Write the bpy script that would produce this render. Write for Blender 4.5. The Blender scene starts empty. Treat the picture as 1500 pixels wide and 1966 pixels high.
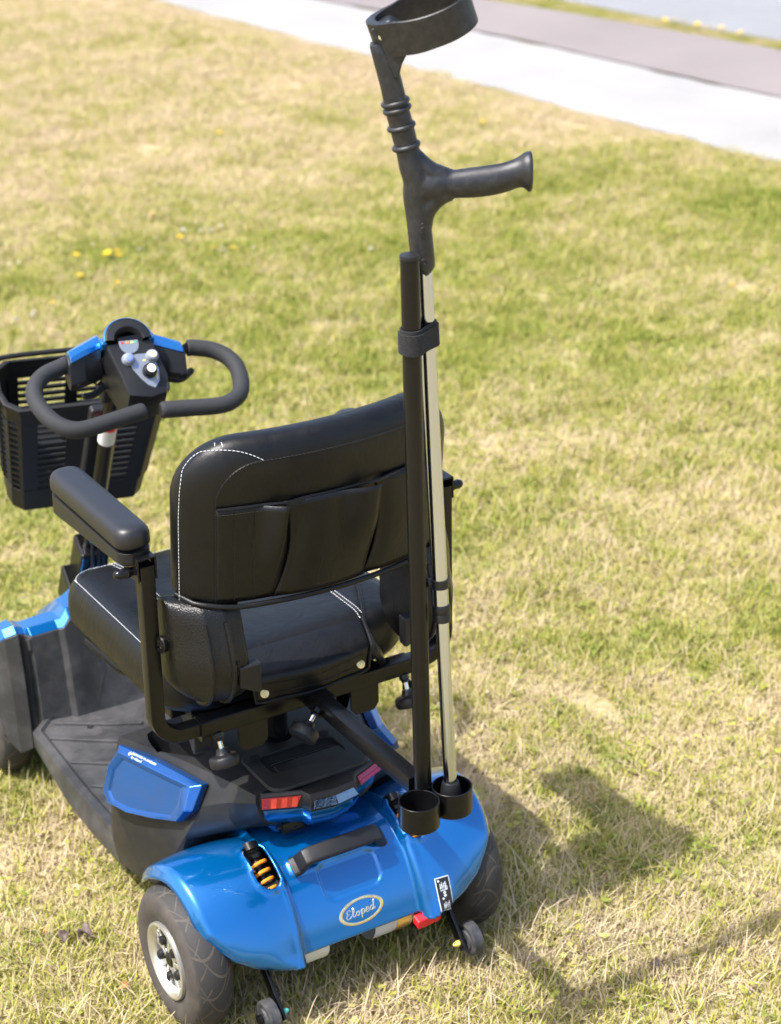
import bpy, bmesh, math, random
import numpy as np
from mathutils import Vector, Matrix, Euler
random.seed(7); RNG = np.random.default_rng(11)
SC = bpy.context.scene; COL = SC.collection
PI = math.pi
GZ = -0.013                                   # ground level

# ------------------------------------------------------------------ camera
CAM_POS = (-1.28279, -2.39036, 2.05238)
YAW, PITCH, ROLL = 0.534067, 0.436982, -0.019440
def cam_axes():
    h = Vector((math.sin(YAW)*math.cos(PITCH), math.cos(YAW)*math.cos(PITCH), -math.sin(PITCH)))
    r = Vector((math.cos(YAW), -math.sin(YAW), 0)); u = r.cross(h)
    c, s = math.cos(ROLL), math.sin(ROLL)
    return c*r+s*u, -s*r+c*u, h
cd = bpy.data.cameras.new('camera'); cam = bpy.data.objects.new('camera', cd); COL.objects.link(cam)
r_, u_, h_ = cam_axes()
cam.matrix_world = Matrix(((r_.x, u_.x, -h_.x, CAM_POS[0]), (r_.y, u_.y, -h_.y, CAM_POS[1]), (r_.z, u_.z, -h_.z, CAM_POS[2]), (0, 0, 0, 1)))
cd.sensor_fit = 'HORIZONTAL'; cd.sensor_width = 36.0; cd.lens = 36.0*3962.27/1500.0
cd.clip_start = 0.05; cd.clip_end = 400
cd.dof.use_dof = True; cd.dof.focus_distance = 2.86; cd.dof.aperture_fstop = 7.0; cd.dof.aperture_blades = 9
SC.camera = cam

# ------------------------------------------------------------------ light
SUN_EL, SUN_SHADOW = math.radians(61), Vector((1.0, -0.06, 0)).normalized()
w = bpy.data.worlds.new('World'); SC.world = w; w.use_nodes = True
nt = w.node_tree; bgn = nt.nodes['Background']
sky = nt.nodes.new('ShaderNodeTexSky'); sky.sky_type = 'NISHITA'; sky.sun_disc = False
sky.sun_elevation = SUN_EL
sdir = -SUN_SHADOW
sky.sun_rotation = math.atan2(sdir.x, sdir.y)
sky.dust_density = 3.5; sky.air_density = 1.0
nt.links.new(sky.outputs[0], bgn.inputs[0]); bgn.inputs[1].default_value = 0.15
sl = bpy.data.lights.new('sun', 'SUN'); sl.energy = 3.1; sl.angle = math.radians(0.7); sl.color = (1.0, 0.97, 0.93)
so = bpy.data.objects.new('sun', sl); COL.objects.link(so)
sv = Vector((sdir.x*math.cos(SUN_EL), sdir.y*math.cos(SUN_EL), math.sin(SUN_EL)))
so.rotation_euler = sv.to_track_quat('Z', 'Y').to_euler(); so.location = (-3, 0, 6)
SC.view_settings.view_transform = 'Standard'; SC.view_settings.look = 'None'
SC.view_settings.exposure = 1.26; SC.view_settings.gamma = 1.0
SC.cycles.max_bounces = 8; SC.cycles.transparent_max_bounces = 8

# ------------------------------------------------------------------ materials
MATS = {}
def N(nt, t, **kw):
    n = nt.nodes.new(t)
    for k, v in kw.items():
        if k.startswith('i_'):
            key = k[2:]; key = int(key) if key.isdigit() else key
            n.inputs[key].default_value = v
        else: setattr(n, k, v)
    return n
def mat(name, color, rough=0.5, metal=0.0, coat=0.0, coat_rough=0.03, bump=0.0, bscale=300.0, var=0.0, vscale=20.0, dust=0.0, dustcol=(0.32, 0.27, 0.2), ior=1.5, trans=0.0, rvar=0.0, spec=0.5):
    m = bpy.data.materials.new(name); m.use_nodes = True; nt = m.node_tree; L = nt.links
    p = nt.nodes['Principled BSDF']; p.inputs['Base Color'].default_value = (*color, 1)
    p.inputs['Roughness'].default_value = rough; p.inputs['Metallic'].default_value = metal; p.inputs['IOR'].default_value = ior
    p.inputs['Coat Weight'].default_value = coat; p.inputs['Coat Roughness'].default_value = coat_rough
    p.inputs['Transmission Weight'].default_value = trans; p.inputs['Specular IOR Level'].default_value = spec
    tc = N(nt, 'ShaderNodeTexCoord')
    if var or dust:
        n = N(nt, 'ShaderNodeTexNoise'); n.inputs['Scale'].default_value = vscale; n.inputs['Detail'].default_value = 6; n.inputs['Roughness'].default_value = 0.65
        L.new(tc.outputs['Object'], n.inputs['Vector'])
        src = None
        if var:
            mr = N(nt, 'ShaderNodeMapRange', i_1=0.3, i_2=0.7, i_3=1-var, i_4=1+var); L.new(n.outputs[0], mr.inputs[0])
            mx = N(nt, 'ShaderNodeMix', data_type='RGBA', blend_type='MULTIPLY', i_0=1.0); mx.inputs[6].default_value = (*color, 1)
            L.new(mr.outputs[0], mx.inputs[7]); src = mx.outputs[2]
        if dust:
            n2 = N(nt, 'ShaderNodeTexNoise'); n2.inputs['Scale'].default_value = vscale*0.7; n2.inputs['Detail'].default_value = 8; n2.inputs['Roughness'].default_value = 0.7
            L.new(tc.outputs['Object'], n2.inputs['Vector'])
            mr = N(nt, 'ShaderNodeMapRange', i_1=0.42, i_2=0.75, i_3=0.0, i_4=dust); L.new(n2.outputs[0], mr.inputs[0])
            mx = N(nt, 'ShaderNodeMix', data_type='RGBA'); mx.inputs[6].default_value = (*color, 1); mx.inputs[7].default_value = (*dustcol, 1)
            if src: L.new(src, mx.inputs[6])
            L.new(mr.outputs[0], mx.inputs[0]); src = mx.outputs[2]
        L.new(src, p.inputs['Base Color'])
        if rvar:
            mr = N(nt, 'ShaderNodeMapRange', i_1=0.3, i_2=0.7, i_3=max(0.02, rough-rvar), i_4=rough+rvar); L.new(n.outputs[0], mr.inputs[0]); L.new(mr.outputs[0], p.inputs['Roughness'])
    if bump:
        nb = N(nt, 'ShaderNodeTexNoise'); nb.inputs['Scale'].default_value = bscale; nb.inputs['Detail'].default_value = 3
        L.new(tc.outputs['Object'], nb.inputs['Vector'])
        b = N(nt, 'ShaderNodeBump'); b.inputs['Strength'].default_value = bump; b.inputs['Distance'].default_value = 0.001
        L.new(nb.outputs[0], b.inputs['Height']); L.new(b.outputs[0], p.inputs['Normal'])
    MATS[name] = m; return m
BLUE = mat('blue_paint', (0.0003, 0.132, 0.41), 0.20, 0.58, 1.0, 0.012)
BLUEW = mat('blue_paint_worn_dimmed', (0.0006, 0.075, 0.29), 0.26, 0.6, 0.7, 0.04, dust=0.28, dustcol=(0.035, 0.055, 0.13), vscale=45)  # worn paint; base blue also darkened to carry the panel's dark reflection
# metallic flakes in the blue paint
nt = BLUE.node_tree; tc = nt.nodes['Texture Coordinate']; vo = N(nt, 'ShaderNodeTexVoronoi'); vo.inputs['Scale'].default_value = 1600
nt.links.new(tc.outputs['Object'], vo.inputs['Vector']); bb = N(nt, 'ShaderNodeBump'); bb.inputs['Strength'].default_value = 0.05; bb.inputs['Distance'].default_value = 0.0006
nt.links.new(vo.outputs['Color'], bb.inputs['Height']); nt.links.new(bb.outputs[0], nt.nodes['Principled BSDF'].inputs['Normal'])
PLAST = mat('black_plastic', (0.011, 0.011, 0.0125), 0.40, bump=0.35, bscale=900, var=0.1, spec=0.35)
PLASTG = mat('grey_black_shell', (0.0135, 0.014, 0.0155), 0.42, bump=0.2, bscale=1200, dust=0.06, vscale=14, rvar=0.06, spec=0.30)
DECKM = mat('dusty_deck', (0.030, 0.0302, 0.032), 0.42, bump=0.4, bscale=900, dust=0.5, dustcol=(0.16, 0.157, 0.155), vscale=13, rvar=0.08)
CASTM = mat('crackle_black', (0.004, 0.004, 0.004), 0.32, bump=1.0, bscale=380, spec=0.36)
POWD = mat('powder_black', (0.0045, 0.0045, 0.005), 0.25, bump=0.10, bscale=1500, spec=0.3)
GLOSS = mat('gloss_black', (0.005, 0.005, 0.0055), 0.16, spec=0.35)
LEATH = mat('black_leatherette', (0.0032, 0.0034, 0.0040), 0.40, bump=0.25, bscale=650, var=0.12, vscale=30, rvar=0.06, spec=0.33)
PADM = mat('moulded_pad', (0.011, 0.0115, 0.014), 0.42, bump=0.1, bscale=900)
FOAM = mat('foam_grip', (0.021, 0.022, 0.0245), 0.75, bump=0.4, bscale=1500, spec=0.4)
DARKV = mat('void_shade_black', (0.004, 0.004, 0.004), 0.8)  # near-black colour that stands in for the shade inside openings
CRUTB = mat('crutch_plastic', (0.009, 0.0095, 0.012), 0.40, bump=0.3, bscale=1100, dust=0.05, dustcol=(0.4, 0.4, 0.4), vscale=120)
ALU = mat('aluminium_tube', (0.50, 0.545, 0.63), 0.16, 1.0)
ALUW = mat('wheel_alloy', (0.72, 0.71, 0.68), 0.3, 0.85, dust=0.3, dustcol=(0.4, 0.35, 0.28), vscale=40)
CHROME = mat('chrome', (0.75, 0.75, 0.76), 0.12, 1.0)
BRASS = mat('snap_brass', (0.85, 0.60, 0.26), 0.32, 1.0)
GOLD = mat('gold_badge', (0.78, 0.66, 0.38), 0.25, 0.9, var=0.15, vscale=200)
SILVT = mat('silver_letter', (0.74, 0.69, 0.62), 0.2, 0.9)
STITCH = mat('white_thread', (0.58, 0.60, 0.64), 0.7)
STITCHK = mat('black_thread', (0.004, 0.004, 0.005), 0.6)
RUBB = mat('small_wheel_rubber', (0.025, 0.025, 0.028), 0.6, dust=0.3, dustcol=(0.3, 0.3, 0.29), vscale=50, bump=0.3, bscale=300)
WHITE = mat('white_label', (0.58, 0.58, 0.58), 0.5)
LBLK = mat('black_label', (0.012, 0.011, 0.012), 0.4)
PRINT = mat('white_print', (0.7, 0.75, 0.82), 0.5)
REDP = mat('red_plastic', (0.62, 0.012, 0.02), 0.35)
REDL = mat('red_lens', (0.42, 0.006, 0.012), 0.12, coat=1.0)
MAGL = mat('magenta_lens', (0.30, 0.006, 0.06), 0.12, coat=1.0)
REFL = mat('orange_reflector', (0.80, 0.055, 0.04), 0.2, coat=1.0, bump=0.8, bscale=900)
CLEARR = mat('clear_reflector', (0.22, 0.28, 0.34), 0.10, 1.0, bump=0.5, bscale=250)
ORNG = mat('orange_spring', (0.80, 0.27, 0.015), 0.35, coat=0.4)
IVORY = mat('ivory_motor', (0.62, 0.61, 0.55), 0.45)
AMBER = mat('amber_lens', (0.5, 0.16, 0.02), 0.2, trans=0.3)
SILVP = mat('console_plate', (0.25, 0.28, 0.33), 0.35, 0.5)
BTNG = mat('button_grey', (0.22, 0.24, 0.29), 0.5)
BTNB = mat('button_blue', (0.16, 0.22, 0.62), 0.5)
BTNY = mat('button_cream', (0.60, 0.57, 0.40), 0.5)
YELP = mat('yellow_print', (0.72, 0.6, 0.12), 0.5)
GRNP = mat('green_print', (0.1, 0.4, 0.25), 0.5)
TEALP = mat('teal_cap', (0.08, 0.42, 0.36), 0.4)
VELC = mat('hook_loop_strap', (0.008, 0.008, 0.009), 0.95, bump=1.0, bscale=1400, dust=0.12, dustcol=(0.3, 0.3, 0.32), vscale=900)
STICK = mat('silver_sticker', (0.5, 0.5, 0.53), 0.4)

def tyre_material():
    m = bpy.data.materials.new('tyre_rubber'); m.use_nodes = True; nt = m.node_tree; L = nt.links; p = nt.nodes['Principled BSDF']
    tc = N(nt, 'ShaderNodeTexCoord'); sx = N(nt, 'ShaderNodeSeparateXYZ'); L.new(tc.outputs['Object'], sx.inputs[0])
    def M(op, a, b=None, c=None):
        n = N(nt, 'ShaderNodeMath', operation=op)
        for i, v in enumerate((a, b, c)):
            if v is None: continue
            if hasattr(v, 'is_linked'): L.new(v, n.inputs[i])
            else: n.inputs[i].default_value = v
        return n.outputs[0]
    ang = M('ARCTAN2', sx.outputs[2], sx.outputs[1]); x = sx.outputs[0]
    rad = M('SQRT', M('ADD', M('MULTIPLY', sx.outputs[1], sx.outputs[1]), M('MULTIPLY', sx.outputs[2], sx.outputs[2])))
    tread = N(nt, 'ShaderNodeMapRange', i_1=0.104, i_2=0.109, i_3=0.0, i_4=1.0); L.new(rad, tread.inputs[0])
    def groove(freq, k2, k1, off, wdt):
        ph = M('ADD', M('MULTIPLY', ang, freq/(2*PI)), M('ADD', M('MULTIPLY', M('MULTIPLY', x, x), k2), M('ADD', M('MULTIPLY', x, k1), off)))
        d = M('ABSOLUTE', M('SUBTRACT', M('FRACT', ph), 0.5))
        return M('LESS_THAN', d, wdt)
    g1 = groove(11, 620, 15, 0.0, 0.036); g2 = groove(11, 620, -15, 0.5, 0.032); g3 = groove(18, 0, 40, 0.2, 0.05)
    band = M('LESS_THAN', M('ABSOLUTE', M('SUBTRACT', M('ABSOLUTE', x), 0.017)), 0.007)
    g = M('MULTIPLY', M('MAXIMUM', M('MAXIMUM', g1, g2), M('MULTIPLY', g3, band)), tread.outputs[0])
    n1 = N(nt, 'ShaderNodeTexNoise'); n1.inputs['Scale'].default_value = 28; n1.inputs['Detail'].default_value = 8; n1.inputs['Roughness'].default_value = 0.7; L.new(tc.outputs['Object'], n1.inputs[0])
    side = M('SUBTRACT', 1.0, tread.outputs[0])
    du = M('ADD', M('MULTIPLY', side, 0.36), M('MULTIPLY', g, 0.55))
    nm = N(nt, 'ShaderNodeMapRange', i_1=0.35, i_2=0.68, i_3=0.35, i_4=1.15); L.new(n1.outputs[0], nm.inputs[0])
    fac = M('ADD', M('MULTIPLY', du, nm.outputs[0]), 0.06)
    mx = N(nt, 'ShaderNodeMix', data_type='RGBA'); mx.inputs[6].default_value = (0.020, 0.020, 0.021, 1); mx.inputs[7].default_value = (0.125, 0.10, 0.076, 1)
    L.new(fac, mx.inputs[0]); L.new(mx.outputs[2], p.inputs['Base Color']); p.inputs['Roughness'].default_value = 0.72
    b = N(nt, 'ShaderNodeBump'); b.inputs['Strength'].default_value = 0.9; b.inputs['Distance'].default_value = 0.003
    L.new(M('ADD', M('MULTIPLY', g, -1.0), M('MULTIPLY', n1.outputs[0], 0.25)), b.inputs['Height']); L.new(b.outputs[0], p.inputs['Normal'])
    return m
TYRE = tyre_material()
# soft creases in the seat covering
nt = LEATH.node_tree; p_ = nt.nodes['Principled BSDF']; old = p_.inputs['Normal'].links[0].from_socket; tc = nt.nodes['Texture Coordinate']
nz = N(nt, 'ShaderNodeTexNoise'); nz.inputs['Scale'].default_value = 26; nz.inputs['Detail'].default_value = 3; nz.inputs['Distortion'].default_value = 1.6
mp = N(nt, 'ShaderNodeMapping'); mp.inputs['Scale'].default_value = (1.0, 1.0, 0.45); nt.links.new(tc.outputs['Object'], mp.inputs[0]); nt.links.new(mp.outputs[0], nz.inputs[0])
b2 = N(nt, 'ShaderNodeBump'); b2.inputs['Strength'].default_value = 0.30; b2.inputs['Distance'].default_value = 0.0035; nt.links.new(nz.outputs[0], b2.inputs['Height']); nt.links.new(old, b2.inputs['Normal']); nt.links.new(b2.outputs[0], p_.inputs['Normal'])

# ------------------------------------------------------------------ mesh helpers
def cr(pts, n, closed=False):
    """Catmull-Rom through pts, n samples per span"""
    P = [np.array(p, float) for p in pts]; out = []; m = len(P)
    for i in range(m if closed else m-1):
        p0 = P[i-1] if (closed or i > 0) else 2*P[0]-P[1]
        p1, p2 = P[i], P[(i+1) % m]
        p3 = P[(i+2) % m] if (closed or i+2 < m) else 2*P[-1]-P[-2]
        for j in range(n):
            t = j/n
            out.append(0.5*((2*p1)+(-p0+p2)*t+(2*p0-5*p1+4*p2-p3)*t*t+(-p0+3*p1-3*p2+p3)*t**3))
    if not closed: out.append(P[-1])
    return [tuple(p) for p in out]
class MB:
    def __init__(s): s.v = []; s.f = []
    def add(s, v, f):
        k = len(s.v); s.v += [tuple(map(float, p)) for p in v]; s.f += [tuple(i+k for i in q) for q in f]; return s
    def box(s, c, d, R=None):
        a = [Vector((sx*d[0]/2, sy*d[1]/2, sz*d[2]/2)) for sx in (-1, 1) for sy in (-1, 1) for sz in (-1, 1)]
        if R is not None: a = [R @ p for p in a]
        return s.add([p+Vector(c) for p in a], [(0, 1, 3, 2), (4, 6, 7, 5), (0, 4, 5, 1), (2, 3, 7, 6), (0, 2, 6, 4), (1, 5, 7, 3)])
    def rings(s, R, closed=True, cap0=True, cap1=True):
        n = len(R[0]); V = [p for r in R for p in r]; F = []
        for i in range(len(R)-1):
            for j in range(n if closed else n-1):
                a, b = i*n+j, i*n+(j+1) % n; F.append((a, b, b+n, a+n))
        if cap0: F.append(tuple(range(n-1, -1, -1)))
        if cap1: F.append(tuple(range((len(R)-1)*n, len(R)*n)))
        return s.add(V, F)
    def tube(s, pts, r, seg=14, cap=True, closed=False, sect=None, up=None):
        P = [Vector(p) for p in pts]; n = len(P); rr = r if hasattr(r, '__len__') else [r]*n
        T = []
        for i in range(n):
            if closed: t = P[(i+1) % n]-P[i-1]
            else: t = P[min(i+1, n-1)]-P[max(i-1, 0)]
            T.append(t.normalized())
        u = Vector(up) if up else (Vector((0, 0, 1)) if abs(T[0].z) < 0.9 else Vector((0, 1, 0)))
        u = (u-T[0]*u.dot(T[0])).normalized(); R = []
        for i in range(n):
            u = (u-T[i]*u.dot(T[i])).normalized(); b = T[i].cross(u)
            if sect: R.append([P[i]+u*(y*rr[i])+b*(x*rr[i]) for x, y in sect])
            else: R.append([P[i]+(u*math.cos(2*PI*k/seg)+b*math.sin(2*PI*k/seg))*rr[i] for k in range(seg)])
        if closed: R.append(R[0])
        return s.rings(R, True, cap and not closed, cap and not closed)
    def lathe(s, prof, c, axis, seg=32, cap=True):
        """prof (radius, along-axis)"""
        a = Vector(axis).normalized(); u = a.orthogonal().normalized(); b = a.cross(u); c = Vector(c)
        R = [[c+a*h+(u*math.cos(2*PI*k/seg)+b*math.sin(2*PI*k/seg))*max(r, 1e-5) for k in range(seg)] for r, h in prof]
        return s.rings(R, True, cap, cap)
    def prism(s, poly, f0, f1):
        """poly 2-D list, f0/f1 map a 2-D point to 3-D for the two faces"""
        return s.rings([[f0(*p) for p in poly], [f1(*p) for p in poly]])
    def obj(s, name, m, parent=None, bevel=0.0, seg=2, sharp=None, sub=0, solid=0.0, ang=0.6, loc=None):
        me = bpy.data.meshes.new(name); V = s.v
        if loc is not None: V = [(x-loc[0], y-loc[1], z-loc[2]) for x, y, z in V]
        me.from_pydata(V, [], s.f); me.validate()
        bm = bmesh.new(); bm.from_mesh(me); bmesh.ops.remove_doubles(bm, verts=bm.verts, dist=1e-6); bmesh.ops.recalc_face_normals(bm, faces=bm.faces); bm.to_mesh(me); bm.free()
        if isinstance(m, (list, tuple)):
            for q in m: me.materials.append(q)
        else: me.materials.append(m)
        me.polygons.foreach_set('use_smooth', [True]*len(me.polygons))
        o = bpy.data.objects.new(name, me); COL.objects.link(o)
        if loc is not None: o.location = loc
        if parent is not None: o.parent = parent
        if solid:
            q = o.modifiers.new('solid', 'SOLIDIFY'); q.thickness = solid; q.offset = -1
        if bevel:
            q = o.modifiers.new('bevel', 'BEVEL'); q.width = bevel; q.segments = seg; q.limit_method = 'ANGLE'; q.angle_limit = ang; q.harden_normals = True
        elif sub:
            q = o.modifiers.new('sub', 'SUBSURF'); q.levels = sub; q.render_levels = sub
        else:
            me.set_sharp_from_angle(angle=0.7 if sharp is None else sharp)
        return o
def empty(name, loc=(0, 0, 0), parent=None):
    o = bpy.data.objects.new(name, None); o.empty_display_size = 0.1; COL.objects.link(o); o.location = loc
    if parent is not None: o.parent = parent
    return o
def tag(o, label=None, cat=None, group=None, kind=None):
    for k, v in (('label', label), ('category', cat), ('group', group), ('kind', kind)):
        if v: o[k] = v
    return o
def rrect(hx, hy, r, n=6, cx=0, cy=0):
    r = min(r, hx, hy); out = []
    for sx, sy, a0 in ((1, 1, 0), (-1, 1, PI/2), (-1, -1, PI), (1, -1, 1.5*PI)):
        for k in range(n+1):
            a = a0+k*PI/2/n; out.append((cx+sx*(hx-r)+r*math.cos(a), cy+sy*(hy-r)+r*math.sin(a)))
    return out
SQ = rrect(1, 1, 0.22, 3)                      # rounded square section for tubes
def smooth01(a, b, x):
    t = min(1, max(0, (x-a)/(b-a))); return t*t*(3-2*t)
def resample(pts, step):
    P = np.array(pts); d = np.r_[0, np.cumsum(np.linalg.norm(np.diff(P, axis=0), axis=1))]
    n = max(2, int(d[-1]/step)); t = np.linspace(0, d[-1], n)
    return np.stack([np.interp(t, d, P[:, k]) for k in range(3)], 1)
def stitch(name, pts, m, parent, ln=0.0042, gap=0.0016, r=0.00062):
    """a seam of separate thread stitches along a curve"""
    P = resample(pts, ln+gap); b = MB()
    for i in range(len(P)-1):
        a, c = P[i], P[i]+(P[i+1]-P[i])*(ln/(ln+gap)); mid = (a+c)/2
        b.tube([a, mid, c], [r*0.6, r, r*0.6], 5)
    return b.obj(name, m, parent)
def text_mesh(txt, size, shear=0.0, extrude=0.0003):
    cu = bpy.data.curves.new('text', 'FONT'); cu.body = txt; cu.size = size; cu.shear = shear; cu.extrude = extrude; cu.resolution_u = 2
    cu.align_x = 'CENTER'; cu.align_y = 'CENTER'
    o = bpy.data.objects.new('text', cu); COL.objects.link(o); bpy.context.view_layer.update()
    me = bpy.data.meshes.new_from_object(o.evaluated_get(bpy.context.evaluated_depsgraph_get()))
    V = [tuple(v.co) for v in me.vertices]; F = [tuple(p.vertices) for p in me.polygons]
    bpy.data.objects.remove(o); bpy.data.curves.remove(cu); bpy.data.meshes.remove(me)
    return V, F
# ------------------------------------------------------------------ the setting
EDGE_LAWN = [(2.2, 12.5), (2.75, 9.6), (3.1422, 7.2709), (3.2271, 6.6291), (3.2972, 6.1097), (3.37, 5.6692), (3.4135, 5.3518), (3.5109, 4.5929), (3.595, 4.0054), (3.65, 3.5912), (3.7193, 3.2134), (4.0, 1.2), (4.35, -2.0), (4.6, -6.0)]
EDGE_ASPH = [(2.75, 12.6), (3.28, 9.7), (3.8169, 6.7771), (3.9286, 6.378), (4.0186, 5.8356), (4.1342, 5.2962), (4.2146, 4.705), (4.351, 3.9454), (4.8, 1.2), (5.2, -2.0), (5.5, -6.0)]
EDGE_VERGE = [(3.3, 12.7), (3.9, 9.0), (4.5031, 6.2749), (4.6324, 5.789), (4.7539, 5.3322), (4.918, 4.6025), (5.5, 1.5), (5.9, -2.0), (6.3, -6.0)]
EDGE_ROAD = [(3.75, 12.8), (4.3, 9.0), (4.80, 6.05), (4.88, 5.50), (4.97, 5.0926), (5.05, 4.724), (5.65, 1.6), (6.1, -2.0), (6.5, -6.0)]
def xat(E, y):
    P = sorted((b, a) for a, b in E); return float(np.interp(y, [p[0] for p in P], [p[1] for p in P]))
def ribbon(name, E0, E1, z, m, jit=0.0, far=None):
    ys = np.arange(12.4, -6.0, -0.06); b = MB(); R = []
    for y in ys:
        j0 = jit*math.sin(y*7.1)+jit*0.7*math.sin(y*17.3+1)+jit*0.5*math.sin(y*41+2); j1 = jit*math.sin(y*6.3+2)+jit*0.8*math.sin(y*23)
        x0 = xat(E0, y)+j0; x1 = (far if far else xat(E1, y)+j1)
        R.append([(x0+(x1-x0)*t, y, z) for t in (0, 0.33, 0.66, 1)])
    b.rings(R, False, False, False); return tag(b.obj(name, m), kind='structure')

def lawn_group():
    g = bpy.data.node_groups.new('lawn_tone', 'ShaderNodeTree')
    g.interface.new_socket('green', in_out='OUTPUT', socket_type='NodeSocketFloat')
    L = g.links; geo = N(g, 'ShaderNodeNewGeometry'); out = N(g, 'NodeGroupOutput'); sp = N(g, 'ShaderNodeSeparateXYZ'); L.new(geo.outputs['Position'], sp.inputs[0])
    def M(op, a, b=None):
        n = N(g, 'ShaderNodeMath', operation=op)
        for i, v in enumerate((a, b)):
            if v is None: continue
            if hasattr(v, 'is_linked'): L.new(v, n.inputs[i])
            else: n.inputs[i].default_value = v
        return n.outputs[0]
    def noise(sc, det, lo, hi, a, b, off=(0, 0, 0), sq=(1, 1, 1)):
        mp = N(g, 'ShaderNodeMapping'); mp.inputs['Location'].default_value = off; mp.inputs['Scale'].default_value = sq
        L.new(geo.outputs['Position'], mp.inputs[0]); n = N(g, 'ShaderNodeTexNoise'); n.inputs['Scale'].default_value = sc; n.inputs['Detail'].default_value = det; n.inputs['Roughness'].default_value = 0.6
        L.new(mp.outputs[0], n.inputs[0]); mr = N(g, 'ShaderNodeMapRange', i_1=lo, i_2=hi, i_3=a, i_4=b); L.new(n.outputs[0], mr.inputs[0]); return mr.outputs[0]
    def ss(v, a, b, o0, o1):
        mr = N(g, 'ShaderNodeMapRange', interpolation_type='SMOOTHSTEP', i_1=a, i_2=b, i_3=o0, i_4=o1); L.new(v, mr.inputs[0]); return mr.outputs[0]
    big = noise(1.1, 3, 0.3, 0.7, -0.26, 0.26, (3.1, 1.7, 0), (1, 1.5, 1)); mid = noise(4.2, 3, 0.3, 0.7, -0.32, 0.32, (1.3, 9.1, 0)); sm = noise(15, 2, 0.3, 0.7, -0.24, 0.24)
    # the lawn is scorched towards the path and the far left, greener in the middle and to the right
    d = M('ADD', sp.outputs[1], M('MULTIPLY', sp.outputs[0], 0.10))
    far = ss(d, 3.45, 4.8, 0.0, -0.50); green = M('MULTIPLY', ss(d, 1.2, 2.6, 0.0, 0.20), 1.0); near = ss(d, -0.3, 0.9, -0.13, 0.0)
    verge = ss(M('ADD', sp.outputs[0], M('MULTIPLY', sp.outputs[1], 0.17)), 4.9, 5.3, 0.0, 0.62)
    edge = ss(M('ADD', sp.outputs[0], M('MULTIPLY', sp.outputs[1], 0.17)), 3.75, 4.3, 0.0, -0.22)
    t = M('ADD', 0.53, M('ADD', M('ADD', big, M('ADD', mid, sm)), M('ADD', M('ADD', far, green), M('ADD', near, M('ADD', edge, verge)))))
    L.new(t, out.inputs[0]); return g
LAWN = lawn_group()
def grass_material(name, base=False):
    m = bpy.data.materials.new(name); m.use_nodes = True; nt = m.node_tree; L = nt.links; p = nt.nodes['Principled BSDF']
    g = N(nt, 'ShaderNodeGroup'); g.node_tree = LAWN; ramp = N(nt, 'ShaderNodeValToRGB'); e = ramp.color_ramp.elements
    if base:
        cols = [(0.0, (0.40, 0.31, 0.19)), (0.45, (0.31, 0.255, 0.125)), (1.0, (0.185, 0.19, 0.055))]
    else:
        cols = [(0.0, (0.56, 0.455, 0.30)), (0.22, (0.49, 0.405, 0.23)), (0.42, (0.44, 0.39, 0.14)), (0.62, (0.385, 0.36, 0.078)), (0.82, (0.30, 0.308, 0.05)), (1.0, (0.185, 0.225, 0.036))]
    while len(e) < len(cols): e.new(0.5)
    for i, (q, c) in enumerate(cols): e[i].position = q; e[i].color = (*c, 1)
    ad = N(nt, 'ShaderNodeMath', operation='ADD')
    L.new(g.outputs[0], ad.inputs[0])
    if base:
        tc = N(nt, 'ShaderNodeNewGeometry'); n = N(nt, 'ShaderNodeTexNoise'); n.inputs['Scale'].default_value = 90; n.inputs['Detail'].default_value = 6; L.new(tc.outputs['Position'], n.inputs[0])
        mr = N(nt, 'ShaderNodeMapRange', i_1=0.3, i_2=0.7, i_3=-0.4, i_4=0.4); L.new(n.outputs[0], mr.inputs[0]); L.new(mr.outputs[0], ad.inputs[1])
        b = N(nt, 'ShaderNodeBump'); b.inputs['Strength'].default_value = 0.8; b.inputs['Distance'].default_value = 0.01; L.new(n.outputs[0], b.inputs['Height']); L.new(b.outputs[0], p.inputs['Normal'])
    else:
        at = N(nt, 'ShaderNodeAttribute', attribute_name='tone'); L.new(at.outputs['Fac'], ad.inputs[1])
    L.new(ad.outputs[0], ramp.inputs[0]); L.new(ramp.outputs[0], p.inputs['Base Color']); p.inputs['Roughness'].default_value = 0.75; p.inputs['Specular IOR Level'].default_value = 0.25
    if not base:
        tr = N(nt, 'ShaderNodeBsdfTranslucent'); L.new(ramp.outputs[0], tr.inputs[0]); mx = N(nt, 'ShaderNodeMixShader', i_0=0.22)
        L.new(p.outputs[0], mx.inputs[1]); L.new(tr.outputs[0], mx.inputs[2]); L.new(mx.outputs[0], nt.nodes['Material Output'].inputs[0])
    return m
SOIL = grass_material('lawn_thatch', True); BLADE = grass_material('grass_blades')
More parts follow.
